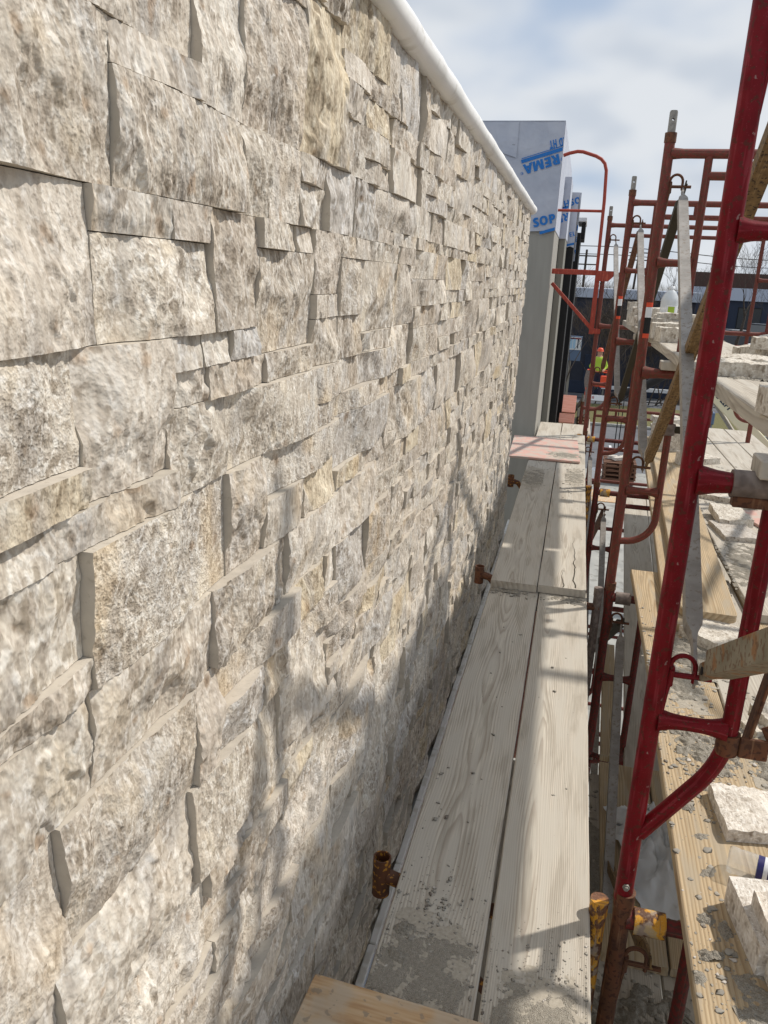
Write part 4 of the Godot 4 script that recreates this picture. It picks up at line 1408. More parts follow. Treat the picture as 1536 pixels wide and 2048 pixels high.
func build_decks() -> void:
	# the walkway beside the wall: two boards near, two lapped over their ends
	board("scaffold_plank", "near walkway plank next to the stone wall, pale with broad grain", Vector3(-0.1805, -0.038, -1.45), 4.70, 0.239, 0.038, M.grey_wood[0], 3)
	board("scaffold_plank", "near walkway plank beside the red frame, straight fine grain", Vector3(0.064, -0.038, -1.45), 4.72, 0.231, 0.038, M.grey_wood[1], 8, 0.002)
	board("scaffold_plank", "far walkway plank next to the wall, lapped over the near ones", Vector3(-0.191, 0.001, -6.18), 4.93, 0.230, 0.039, M.grey_wood[2], 12, 0.0022, -0.001)
	board("scaffold_plank", "far walkway plank beside the frames, with a long dark split", Vector3(0.047, 0.001, -6.19), 4.93, 0.235, 0.039, M.grey_wood[3], 14, 0.0016, -0.001)
	# dark drying splits on that board
	for sp in [[0.11, -3.74, -4.55, 0.006], [0.058, -3.73, -3.98, 0.005]]:
		var s := Shape.new()
		var l := []
		var rgt := []
		var f := noise(FastNoiseLite.TYPE_SIMPLEX_SMOOTH, 3.0, 2, int(sp[0] * 1000))
		for i in 25:
			var t := i / 24.0
			var z := lerpf(sp[1], sp[2], t)
			var x: float = sp[0] + 0.012 * f.get_noise_1d(z * 2.0) - t * 0.01
			var w: float = sp[3] * (1.0 - t) * 0.5 + 0.0003
			l.append(Vector3(x - w, 0.0432, z)); rgt.append(Vector3(x + w, 0.0432, z))
		for i in 24:
			s.face([l[i], rgt[i], rgt[i + 1], l[i + 1]], Vector3.UP)
		tag(obj("wood_split", s, M.dark_brace), "dark crack running along the far walkway plank, the %s one" % ("longer" if sp[2] < -4.2 else "shorter"), "crack")
	var s := Shape.new()
	s.box(Vector3(0.62, 0.018, 1.15), Transform3D(Basis(), Vector3(0, 0.009, 0)), 0.002)
	for i in s.uv.size(): s.uv[i] = Vector2(s.uv[i].y, s.uv[i].x)
	var o := obj("plywood_sheet", s, M.ply, null, Vector3(-0.128, 0.0015, -0.695))
	o.rotation.y = -0.05
	tag(o, "tan plywood offcut laid across the near planks at the viewer's feet", "plywood")
	s = Shape.new()
	s.box(Vector3(0.600, 0.018, 0.97), Transform3D(Basis(), Vector3(0, 0.009, 0)), 0.002)
	o = obj("plywood_sheet", s, M.redply, null, Vector3(-0.195, 0.043, -7.12))
	o.rotation.y = 0.03
	tag(o, "dusty red faced plywood square laid across the far planks", "plywood")
	# strip of red faced plywood seen through the gap between the near boards
	s = Shape.new()
	s.box(Vector3(0.11, 0.016, 1.25), Transform3D(Basis(), Vector3(0, 0.008, 0)), 0.002)
	tag(obj("plywood_strip", s, M.pinkply, null, Vector3(-0.07, -0.045 - 0.02, -2.98)), "orange pink plywood strip under the gap between the near planks", "plywood")

	# main deck behind the frames
	for k in 4:
		board("deck_plank", ["main deck plank nearest the frames, strewn with mortar lumps", "second main deck plank, under the white slab and bottle", "third main deck plank from the frames, at the picture's edge", "outermost near plank of the main deck"][k],
			Vector3(0.493 + 0.247 * k, 0.0605, -0.92), 3.1, 0.237, 0.038, M.tan_wood[k % 3], 21 + k, [-0.006, 0.012, 0.0, 0.0][k], 0.0, "main deck planks")
	for k in 5:
		board("deck_plank", ["lower layer deck plank showing its far end beside the second frame", "lower layer deck plank under the split white tile", "lower layer deck plank under the paired tan boards", "fourth lower layer deck plank from the frames", "outermost lower layer deck plank"][k],
			Vector3(0.522 + 0.246 * k, 0.022, -2.55), 3.05, 0.237, 0.038, M.grey_wood[(k + 1) % 4] if k % 2 else M.tan_wood[(k + 1) % 3], 31 + k, 0.004, 0.0, "main deck planks")
	for k in 4:
		board("deck_plank", ["mortar stained far deck plank under the loose tiles", "far deck plank carrying the white block pile", "far deck plank with a clean sunlit edge", "outermost far deck plank"][k],
			Vector3(0.985 + 0.247 * k, 0.061, -6.15), 5.2, 0.238, 0.038, M.grey_wood[k], 41 + k, 0.01, 0.0, "main deck planks")
	board("loose_board", "lower of the two stacked tan boards lying askew on the deck", Vector3(0.715, 0.0605, -5.62), 4.6, 0.236, 0.038, M.tan_wood[1], 52, -0.043, 0.0, "tan boards stacked on the deck", 0.03)
	board("loose_board", "upper of the two stacked tan boards with rounded corners", Vector3(0.775, 0.099, -5.60), 4.4, 0.236, 0.038, M.tan_wood[2], 55, -0.043, 0.0, "tan boards stacked on the deck", 0.035)

	# the high stone shelf on the frames' deck rails
	for z in [-1.66, -3.79, -5.90]:
		s = Shape.new()
		s.box(Vector3(0.46, 0.038, 0.088), Transform3D(Basis(), Vector3(0, 0.019, 0)), 0.003)
		tag(obj("packer_block", s, M.grey_wood[2], null, Vector3(0.60, 1.131, z)), "timber packer on the rail of the %s frame under the high stone shelf" % ["nearest", "second", "third"][[-1.66, -3.79, -5.90].find(z)], "timber")
	board("shelf_plank", "near high shelf plank on the side of the walkway, loaded with slabs", Vector3(0.522, 1.170, -2.45), 4.6, 0.192, 0.044, M.grey_wood[0], 61, 0.012, 0.0, "high shelf planks")
	board("shelf_plank", "near high shelf plank on the outer side, loaded with slabs", Vector3(0.722, 1.170, -2.5), 4.6, 0.192, 0.044, M.grey_wood[3], 62, 0.012, 0.0, "high shelf planks")
	board("shelf_plank", "far high shelf plank on the side of the walkway, under the stone pile", Vector3(0.475, 1.170, -6.0), 2.3, 0.192, 0.044, M.grey_wood[1], 63, 0.03, 0.0, "high shelf planks")
	board("shelf_plank", "far high shelf plank on the outer side, under the plastic jug", Vector3(0.675, 1.170, -6.0), 2.3, 0.192, 0.044, M.grey_wood[2], 64, 0.03, 0.0, "high shelf planks")

	board("top_plank", "single plank laid over the top rails of the nearest two frames", Vector3(0.896, 2.052, -2.35), 3.6, 0.236, 0.038, M.grey_wood[1], 66, 0.0, 0.0, "planks on the top rails")
	# lower deck
	for k in 4:
		board("lower_plank", ["long grey lower plank below the second frame, nearest the wall", "long grey lower plank below the second frame, second from the wall", "third long lower plank below the second frame", "outermost long lower plank"][k],
			Vector3(0.695 + 0.245 * k, -0.859, -6.4), 5.6, 0.236, 0.038, M.grey_wood[(k + 2) % 4], 71 + k, -0.045, 0.0, "lower deck planks")
	for k in 7:
		board("near_lower_plank", "mortar caked lower plank below the nearest red frame, %s from the wall" % ["first", "second", "third", "fourth", "fifth", "sixth", "seventh"][k],
			Vector3(-0.086 + 0.246 * k, -0.898, -1.6), 3.9, 0.238, 0.038, M.grey_wood[k % 4], 81 + k, 0.0, 0.0, "lower deck planks")
	for k in 2:
		board("near_lower_plank", ["short board end lapped on the lower deck by the yellow hook", "short board lapped beside it, half under the main deck"][k], Vector3(0.44 + 0.24 * k, -0.858, -3.0), 1.22, 0.232, 0.038, M.tan_wood[k], 91 + k, -0.01, 0.0, "lower deck planks")
	board("near_lower_plank", "narrow tan board end deep between the frames below the walkway", Vector3(0.395, -0.858, -4.35), 1.35, 0.075, 0.038, M.tan_wood[0], 95, -0.03, 0.0, "lower deck planks")

	# ledge below the wall
	s = Shape.new()
	s.box(Vector3(0.34, 0.10, 6.3), Transform3D(Basis(), Vector3(-0.30, -0.672, -3.6)), 0.004)
	tag(obj("ledge", s, M.concrete), "narrow dusty ledge at the foot of the stone wall", "ledge")
	for k in 3:
		s = Shape.new()
		s.box(Vector3(0.13, 0.018, 0.95), Transform3D(Basis(), Vector3(0, 0.009, 0)), 0.002)
		o = obj("ledge_board", s, M.redply, null, Vector3(-0.375, -0.622, -1.5 - k * 1.02))
		tag(o, "red faced board scrap on the ledge below the wall, %s along it" % ["nearest", "second", "third"][k], "plywood", "board scraps on the ledge")
	s = Shape.new()
	var coil := []
	for i in 170:
		var a := i * 0.33
		coil.append(Vector3(cos(a) * 0.045, -0.56 + sin(a) * 0.045, -3.55 - i * 0.0026))
	s.tube(coil, 0.0075, 7)
	tag(obj("coiled_hose", s, M.black), "dark corrugated hose coil in the gap between wall and planks", "hose")
	s = Shape.new()
	s.box(Vector3(0.05, 0.004, 0.16), Transform3D(Basis(), Vector3(0, 0.002, 0)), 0.0)
	tag(obj("tape_scrap", s, M.blue_ink, null, Vector3(-0.395, -0.603, -1.86)), "scrap of blue tape on the ledge near the viewer's feet", "tape")
	# lower facade under the ledge
	s = Shape.new()
	s.box(Vector3(0.8, 3.76, 7.4), Transform3D(Basis(), Vector3(-0.86, -2.61, -3.4)), 0.01)
	tag(obj("lower_facade", s, M.taupe), "plain taupe wall of the building below the stone ledge", "wall")


func build_loose() -> void:
	# stones left on the boards
	slab("loose_stone", "square split tile lying on the deck behind the nearest red frame", Vector3(0.702, 0.061, -3.30), 0.75, 0.235, 0.20, 0.042, 1, Vector2.ZERO, 0.7)
	slab("loose_stone", "rough wedge tile on the near deck plank under the red bend", Vector3(0.612, 0.0995, -2.01), 0.12, 0.21, 0.19, 0.036, 2, Vector2.ZERO, 1.0, Color(0.94, 0.92, 0.88))
	slab("loose_stone", "smooth white slab standing near the bottle in the lower corner", Vector3(0.575, 0.0995, -1.575), 0.1, 0.17, 0.21, 0.075, 3, Vector2.ZERO, 0.12, Color(0.97, 0.97, 0.96))
	slab("loose_stone", "split faced block leaning on the smooth white slab", Vector3(0.615, 0.0995, -1.50), 0.08, 0.19, 0.19, 0.115, 4, Vector2.ZERO, 1.0, Color(0.93, 0.90, 0.85))
	slab("loose_stone", "small broken chip beside the angle bracket", Vector3(0.695, 0.099, -2.50), 0.6, 0.05, 0.07, 0.022, 5)
	slab("loose_stone", "tile with a pale sawn edge at the picture's edge by the angle bracket", Vector3(0.82, 0.099, -2.55), 0.3, 0.2, 0.18, 0.045, 6)
	slab("loose_stone", "upper of two grey tiles beside the stacked tan boards", Vector3(1.035, 0.118, -5.08), 0.1, 0.19, 0.30, 0.045, 7, Vector2(0.04, 0.0))
	slab("loose_stone", "lower of two grey tiles beside the stacked tan boards", Vector3(1.02, 0.099, -4.82), 0.12, 0.20, 0.34, 0.03, 8, Vector2.ZERO, 0.6, Color(0.72, 0.70, 0.67))
	slab("loose_stone", "long thin slab lying across the deck behind the grey clamp", Vector3(1.12, 0.10, -5.60), -0.5, 0.44, 0.14, 0.036, 9, Vector2.ZERO, 0.6)
	slab("loose_stone", "short grey tile at the deck's right edge behind the red frame", Vector3(1.26, 0.10, -4.4), 0.2, 0.26, 0.3, 0.04, 10)
	for k in 5:
		slab("loose_stone", ["large white block with a sawn side at the head of the tan boards", "white block stacked behind the large white one", "flat tile topping the white block pile", "pale tile leaning before the white block pile", "small tile on the deck edge past the white block pile"][k],
			[Vector3(0.86, 0.10, -7.2), Vector3(0.88, 0.10, -7.75), Vector3(0.9, 0.28, -7.7), Vector3(0.93, 0.10, -6.55), Vector3(1.12, 0.10, -6.9)][k], [0.1, -0.2, 0.3, 0.15, 0.5][k], [0.18, 0.22, 0.24, 0.12, 0.2][k], [0.3, 0.3, 0.26, 0.1, 0.2][k], [0.23, 0.18, 0.05, 0.14, 0.05][k], 11 + k)
	var s := Shape.new()
	s.box(Vector3(0.26, 0.018, 0.42), Transform3D(Basis(), Vector3(0, 0.009, 0)), 0.002)
	var o := obj("plywood_scrap", s, M.redply, null, Vector3(1.28, 0.101, -5.15))
	o.rotation.y = 0.35
	tag(o, "red faced plywood scrap on the far deck beside the grey tiles", "plywood")
	# on the high shelf
	var y := 1.2145
	var hs := [
		["long front block of the pile in the middle of the high shelf", Vector3(0.525, y, -4.45), 0.05, 0.25, 0.12, 0.07, 0.0],
		["second block row of the pile in the middle of the high shelf", Vector3(0.55, y, -4.72), -0.02, 0.33, 0.12, 0.085, 0.0],
		["third block row of the middle pile, behind the second", Vector3(0.56, y, -5.0), 0.04, 0.36, 0.13, 0.095, 0.0],
		["flat slab on top of the middle pile's third row", Vector3(0.58, y + 0.098, -5.0), -0.1, 0.3, 0.12, 0.03, 0.0],
		["wide block under the plastic jug", Vector3(0.60, y, -5.55), 0.02, 0.36, 0.22, 0.10, 0.0],
		["block at the walkway side of the far pile", Vector3(0.42, y, -6.2), 0.2, 0.14, 0.2, 0.07, 0.0],
		["upper block at the walkway side of the far pile", Vector3(0.42, y + 0.075, -6.22), -0.1, 0.12, 0.16, 0.05, 0.0],
		["block heaped at the far end of the high shelf", Vector3(0.44, y, -6.7), 0.1, 0.16, 0.22, 0.09, 0.0],
		["topmost stone of the heap at the far end of the high shelf", Vector3(0.44, y + 0.095, -6.7), 0.5, 0.14, 0.14, 0.06, 0.0],
		["tall block at the outer far end of the high shelf", Vector3(0.62, y, -6.5), 0.1, 0.2, 0.25, 0.12, 0.0],
		["pale tile with an open notch behind the red post on the high shelf", Vector3(0.69, y, -4.9), 0.0, 0.13, 0.16, 0.11, 0.0],
		["back slab of the two long ones laid across the high shelf", Vector3(0.63, y, -3.20), 0.03, 0.36, 0.2, 0.034, 0.3],
		["front slab of the two long ones laid across the high shelf", Vector3(0.64, y, -2.86), -0.04, 0.37, 0.17, 0.042, 0.3],
		["big tilted slab at the outer edge of the high shelf", Vector3(0.735, y, -3.52), 0.4, 0.15, 0.2, 0.05, 0.0],
		["big slab lapped over the tilted one at the outer edge of the high shelf", Vector3(0.76, y + 0.055, -3.46), -0.5, 0.12, 0.2, 0.045, 0.0],
		["corner block near the viewer on the high shelf, beside the mortar heap", Vector3(0.525, y, -1.93), 0.2, 0.19, 0.15, 0.06, 0.0],
		["near outer block of the high shelf, just outside the mortar heap", Vector3(0.74, y, -1.75), -0.2, 0.2, 0.3, 0.10, 0.0],
		["block stacked on the near outer one of the high shelf", Vector3(0.74, y + 0.105, -1.8), 0.3, 0.2, 0.24, 0.09, 0.0],
	]
	for i in hs.size():
		var h: Array = hs[i]
		slab("shelf_stone", h[0], h[1], h[2], h[3], h[4], h[5], 31 + i, Vector2.ZERO, 0.8, Color(0.83, 0.81, 0.76), "stones stacked on the high shelf")
	o = obj("mortar_heap", smear(0.20, 0.12, 0.03, 5, 0.005), M.mortar, null, Vector3(0.57, y, -2.19))
	tag(o, "grey mortar heap on the high shelf beside the near corner block", "mortar")
	o = obj("mortar_heap", smear(0.36, 0.06, 0.014, 6, 0.005), M.mortar, null, Vector3(0.64, y, -2.73))
	tag(o, "thin line of mortar crumbs before the front long slab of the high shelf", "mortar")
	# plastic jug
	var jug := thing("plastic_jug", "milky plastic jug with a green and white label on the high shelf pile", "jug", Vector3(0.548, y + 0.105, -5.58))
	jug.scale = Vector3(1.12, 1.2, 1.12)
	s = Shape.new()
	s.lathe([Vector2(0.001, 0.0), Vector2(0.044, 0.0), Vector2(0.05, 0.008), Vector2(0.05, 0.075), Vector2(0.046, 0.09), Vector2(0.03, 0.118), Vector2(0.016, 0.13), Vector2(0.014, 0.137)], 20)
	obj("body", s, M.milk, jug)
	s = Shape.new()
	s.lathe([Vector2(0.0165, 0.135), Vector2(0.0165, 0.15), Vector2(0.001, 0.151)], 16)
	obj("cap", s, M.white, jug)
	for lb in [[0.15, 0.62, M.white, 0.012, 0.05], [0.32, 0.56, M.label_green, 0.012, 0.044]]:
		s = Shape.new()
		for i in 11:
			var a := lerpf(lb[0], lb[1], i / 10.0) * PI
			var d := Vector3(cos(a), 0, sin(a))
			for e in [3, 4]:
				s.vert(d * (0.0505 if lb[0] < 0.2 else 0.051) + Vector3(0, lb[e], 0), d, Vector2(i, e))
		for i in 10:
			s.tri(i * 2, i * 2 + 1, i * 2 + 3); s.tri(i * 2, i * 2 + 3, i * 2 + 2)
		obj("label", s, lb[2], jug)
	# clear bottle lying on its side
	var bt := thing("plastic_bottle", "empty clear bottle with a dark blue label lying on the deck plank", "bottle", Vector3(0.565, 0.0995, -1.765))
	bt.rotation.y = -0.28
	var tb := Transform3D(Basis(Vector3.BACK, -PI / 2.0), Vector3(-0.07, 0.034, 0))
	s = Shape.new()
	s.lathe([Vector2(0.001, 0.006), Vector2(0.02, 0.004), Vector2(0.029, 0.0), Vector2(0.033, 0.008), Vector2(0.0325, 0.022), Vector2(0.0308, 0.026), Vector2(0.0325, 0.03), Vector2(0.0328, 0.06), Vector2(0.0325, 0.11), Vector2(0.030, 0.14), Vector2(0.018, 0.17), Vector2(0.0125, 0.185), Vector2(0.0125, 0.20)], 24, tb)
	obj("body", s, M.clear, bt)
	s = Shape.new()
	s.lathe([Vector2(0.0333, 0.066), Vector2(0.0333, 0.108)], 24, tb)
	var lab := obj("label", s, M.label_blue, bt)
	s = Shape.new()
	s.lathe([Vector2(0.0336, 0.080), Vector2(0.0336, 0.090)], 24, tb)
	obj("label_band", s, M.white, lab)
	s = Shape.new()
	s.lathe([Vector2(0.0145, 0.192), Vector2(0.0145, 0.208), Vector2(0.001, 0.209)], 16, tb)
	obj("cap", s, M.white, bt)
	# crumpled translucent bag below
	s = Shape.new()
	var fb := noise(FastNoiseLite.TYPE_SIMPLEX, 5.0, 4, 300)
	var fc := noise(FastNoiseLite.TYPE_CELLULAR, 7.0, 1, 301)
	var nb := 44
	for j in nb + 1:
		for i in nb + 1:
			var u := float(i) / nb - 0.5
			var w := float(j) / nb - 0.5
			var dome := maxf(0.0, 1.0 - 3.4 * (u * u + w * w))
			var hgt := 0.02 + 0.20 * dome * (0.75 + 0.5 * fb.get_noise_2d(u * 1.2, w * 1.2)) + 0.03 * fc.get_noise_2d(u, w)
			s.vert(Vector3(u * 0.40 + 0.02 * fb.get_noise_2d(w, 3.0), maxf(0.004, hgt), w * 0.66 + 0.03 * fb.get_noise_2d(u, 8.0)), Vector3.UP, Vector2(u, w))
	for j in nb:
		for i in nb:
			var q := j * (nb + 1) + i
			s.tri(q, q + 1, q + nb + 2); s.tri(q, q + nb + 2, q + nb + 1)
	var st := SurfaceTool.new()
	st.create_from(s.mesh(), 0)
	st.generate_normals()
	o = part("plastic_bag", st.commit(), M.plastic_bag, null, Vector3(0.60, -0.818, -2.95))
	o.rotation.y = 0.2
	tag(o, "crumpled translucent plastic sheet on the lower deck beneath the main deck edge", "plastic sheet")
	# mortar smears and crumbs
	var smears := [
		["wide dusty mortar smear at the near end of the left walkway plank", Vector3(-0.19, 0.0005, -1.36), 0.22, 0.24, 0.0022, 0.0],
		["thin mortar smear at the near end of the right walkway plank", Vector3(0.075, 0.0005, -1.30), 0.2, 0.2, 0.003, 0.0],
		["lumpy mortar clot by the stub end of the left walkway plank", Vector3(-0.25, 0.0005, -1.47), 0.055, 0.05, 0.012, 0.2],
		["second lumpy mortar clot on the left walkway plank, nearer the viewer", Vector3(-0.245, 0.0005, -1.40), 0.07, 0.045, 0.010, -0.3],
		["mortar crusted under the joint of the walkway planks, wall side", Vector3(-0.20, 0.0005, -3.70), 0.2, 0.06, 0.008, 0.0],
		["mortar crusted under the joint of the walkway planks, frame side", Vector3(0.09, 0.0005, -3.69), 0.18, 0.05, 0.008, 0.0],
		["mortar smear at the head of the red plywood square", Vector3(-0.23, 0.0415, -6.0), 0.16, 0.5, 0.004, 0.0],
		["mortar scraps beside the red plywood square", Vector3(0.08, 0.0415, -6.15), 0.14, 0.4, 0.004, 0.0],
		["mortar smeared on the face of the red plywood square", Vector3(-0.02, 0.0615, -6.85), 0.3, 0.2, 0.004, 0.0],
		["thick mortar spill on the deck by the red bend", Vector3(0.53, 0.0985, -2.33), 0.19, 0.26, 0.012, 0.0],
		["mortar spill across the seam right of the red bend", Vector3(0.74, 0.0985, -2.30), 0.2, 0.3, 0.01, 0.0],
		["mortar smear under the white slab in the lower corner", Vector3(0.52, 0.0985, -1.40), 0.16, 0.14, 0.006, 0.3],
		["mortar dust around the square split tile", Vector3(0.60, 0.0605, -3.12), 0.2, 0.36, 0.009, 0.0],
		["mortar crust on the lower layer deck behind the red post", Vector3(0.50, 0.0605, -2.85), 0.16, 0.3, 0.009, 0.2],
		["broad mortar spill on the far deck beside the tan boards", Vector3(1.02, 0.0995, -4.2), 0.3, 0.9, 0.012, 0.0],
		["mortar spill around the two grey tiles", Vector3(1.1, 0.0995, -5.4), 0.3, 0.7, 0.009, 0.0],
		["round flattened mortar drop on the nearest deck plank", Vector3(0.432, 0.0985, -1.60), 0.05, 0.045, 0.009, 0.0],
		["larger cracked mortar drop on the nearest deck plank", Vector3(0.425, 0.0985, -1.50), 0.065, 0.04, 0.012, 0.3],
		["oval mortar drop under the red bend", Vector3(0.43, 0.0985, -2.02), 0.05, 0.04, 0.009, 0.0],
		["thin flake of mortar on the nearest deck plank, before the rough wedge tile", Vector3(0.455, 0.0985, -1.90), 0.05, 0.03, 0.006, 0.5],
		["string of mortar dabs beside the white slab's shadow", Vector3(0.468, 0.0985, -1.56), 0.03, 0.09, 0.008, 0.2],
		["mortar dab at the edge of the nearest deck plank", Vector3(0.395, 0.0985, -1.42), 0.03, 0.05, 0.006, 0.0],
		["long mortar flake below the red bend", Vector3(0.50, 0.0985, -2.12), 0.07, 0.03, 0.008, -0.3],
		["crusty mortar patch at the far end of the nearest deck plank", Vector3(0.47, 0.0985, -2.43), 0.1, 0.07, 0.009, 0.0],
		["pair of mortar dabs by the bottle", Vector3(0.45, 0.0985, -1.76), 0.06, 0.035, 0.007, 0.8],
		["mortar caked over the lower deck below the yellow hook", Vector3(0.42, -0.8605, -2.1), 0.5, 0.5, 0.02, 0.0],
		["mortar caked over the lower deck at the bottom of the view", Vector3(0.36, -0.8605, -1.6), 0.5, 0.5, 0.02, 0.4],
		["mortar spread on the lower deck beside the plastic sheet", Vector3(0.34, -0.8605, -2.9), 0.4, 0.6, 0.015, 0.0],
		["dusty rubble along the ledge by the coiled hose", Vector3(-0.30, -0.6205, -4.6), 0.2, 1.2, 0.03, 0.0],
	]
	for i in smears.size():
		var m: Array = smears[i]
		o = obj("mortar_smear", smear(m[2], m[3], m[4], 400 + i, clampf(maxf(m[2], m[3]) / 60.0, 0.003, 0.012)), M.mortar, null, m[1])
		o.rotation.y = m[5]
		tag(o, m[0], "mortar", "dried mortar on the boards")
		if m[2] * m[3] > 0.03 and m[4] < 0.012:
			obj("dust_halo", smear(m[2] * 0.97, m[3] * 1.55, 0.0011, 700 + i, 0.004), M.dust, o, Vector3(0, -0.0004, 0.0))
	crumbs("mortar_crumbs", "mortar crumbs and grit scattered over the main deck", 0.0985, [[0.45, -1.9, 0.05, 0.35, 260, 0.012, 0.385, 0.62], [0.52, -2.3, 0.07, 0.12, 420, 0.010, 0.385, 0.62], [0.74, -2.25, 0.06, 0.2, 320, 0.012, 0.64, 0.86], [0.46, -1.45, 0.05, 0.12, 120, 0.010, 0.385, 0.62], [0.52, -2.08, 0.04, 0.06, 160, 0.007, 0.385, 0.62]], 501)
	crumbs("mortar_crumbs", "mortar crumbs on the lower layer of the main deck around the square tile", 0.0605, [[0.55, -3.0, 0.09, 0.3, 420, 0.011, 0.41, 0.9], [0.68, -3.05, 0.12, 0.2, 260, 0.012, 0.41, 1.0], [0.8, -3.6, 0.2, 0.2, 160, 0.012, 0.66, 1.4]], 502)
	crumbs("mortar_crumbs", "mortar crumbs over the far deck between the loose tiles", 0.099, [[1.05, -4.5, 0.14, 0.6, 420, 0.016, 0.88, 1.6], [1.15, -5.8, 0.2, 0.7, 300, 0.016, 0.9, 1.7]], 503)
	crumbs("mortar_crumbs", "small mortar specks on the near walkway planks", 0.0, [[-0.19, -1.9, 0.06, 0.45, 34, 0.010, -0.29, -0.075], [0.08, -2.2, 0.06, 0.5, 16, 0.008, -0.045, 0.17], [-0.2, -1.40, 0.07, 0.13, 700, 0.005, -0.29, -0.075], [0.08, -1.33, 0.07, 0.11, 520, 0.004, -0.045, 0.17], [-0.18, -2.9, 0.06, 0.5, 40, 0.006, -0.29, -0.075], [-0.19, -3.66, 0.08, 0.02, 80, 0.008, -0.29, -0.075], [0.08, -3.66, 0.08, 0.02, 80, 0.007, -0.045, 0.17]], 504)
	crumbs("mortar_crumbs", "mortar specks on the far walkway planks", 0.0415, [[-0.2, -6.0, 0.06, 0.35, 110, 0.008, -0.29, -0.08], [0.06, -6.1, 0.06, 0.4, 110, 0.009, -0.05, 0.15], [0.05, -4.6, 0.07, 0.6, 30, 0.006, -0.05, 0.15]], 505)
	crumbs("mortar_crumbs", "rubble and grit on the lower deck below the frames", -0.859, [[0.36, -2.0, 0.16, 0.4, 900, 0.018, 0.05, 0.9], [0.32, -2.9, 0.12, 0.4, 400, 0.014, 0.05, 0.9], [0.4, -3.4, 0.06, 0.3, 200, 0.016, 0.05, 0.9]], 506)
	crumbs("mortar_crumbs", "grit along the ledge at the foot of the wall", -0.62, [[-0.32, -3.0, 0.05, 1.2, 700, 0.014, -0.45, -0.15], [-0.32, -4.8, 0.05, 0.6, 500, 0.02, -0.45, -0.15]], 507)


# ---------------------------------------------------------------- what lies beyond
func bare_tree(label: String, at: Vector3, high: float, spread: float, seed: int, depth := 6, stems := 1) -> void:
	rng.seed = seed
	var o := thing("bare_tree", label, "tree", at, 0.0, "")
	var trunk := Shape.new()
	var crown := Shape.new()
	var stack := []
	for k in stems:
		var lean := Vector3(rng.randf_range(-0.15, 0.15), 1, rng.randf_range(-0.15, 0.15)) if stems == 1 else Vector3(rng.randf_range(-0.7, 0.9), 1, rng.randf_range(-0.4, 0.4))
		stack.append([Vector3(rng.randf_range(-0.2, 0.2) * (stems - 1), 0, 0), lean.normalized(), high * 0.30, high * 0.017 / sqrt(stems), 0])
	while stack.size():
		var b: Array = stack.pop_back()
		var p: Vector3 = b[0]
		var d: Vector3 = b[1]
		var ps := [p]
		var rs := [b[3]]
		for i in 3:
			d = (d + Vector3(rng.randfn(0, 0.12), rng.randfn(0.03, 0.08), rng.randfn(0, 0.12))).normalized()
			p += d * b[2] / 3.0
			ps.append(p)
			rs.append(b[3] * (1.0 - 0.13 * (i + 1)))
		(trunk if b[4] == 0 else crown).tube(ps, rs, 7 if b[4] < 2 else (5 if b[4] < 4 else 3), false)
		if b[4] < depth:
			var n := 3 if b[4] < 4 else 2 + rng.randi() % 2
			for k in n:
				var a := rng.randf() * TAU
				var up := Vector3(cos(a) * spread, rng.randf_range(0.35, 0.9), sin(a) * spread)
				stack.append([p if k < 2 else ps[2], (d * 0.75 + up * 0.75).normalized(), b[2] * rng.randf_range(0.62, 0.82), maxf(rs[3] * rng.randf_range(0.55, 0.75), 0.006), b[4] + 1])
	obj("trunk", trunk, M.bark, o)
	obj("crown", crown, M.bark, o)


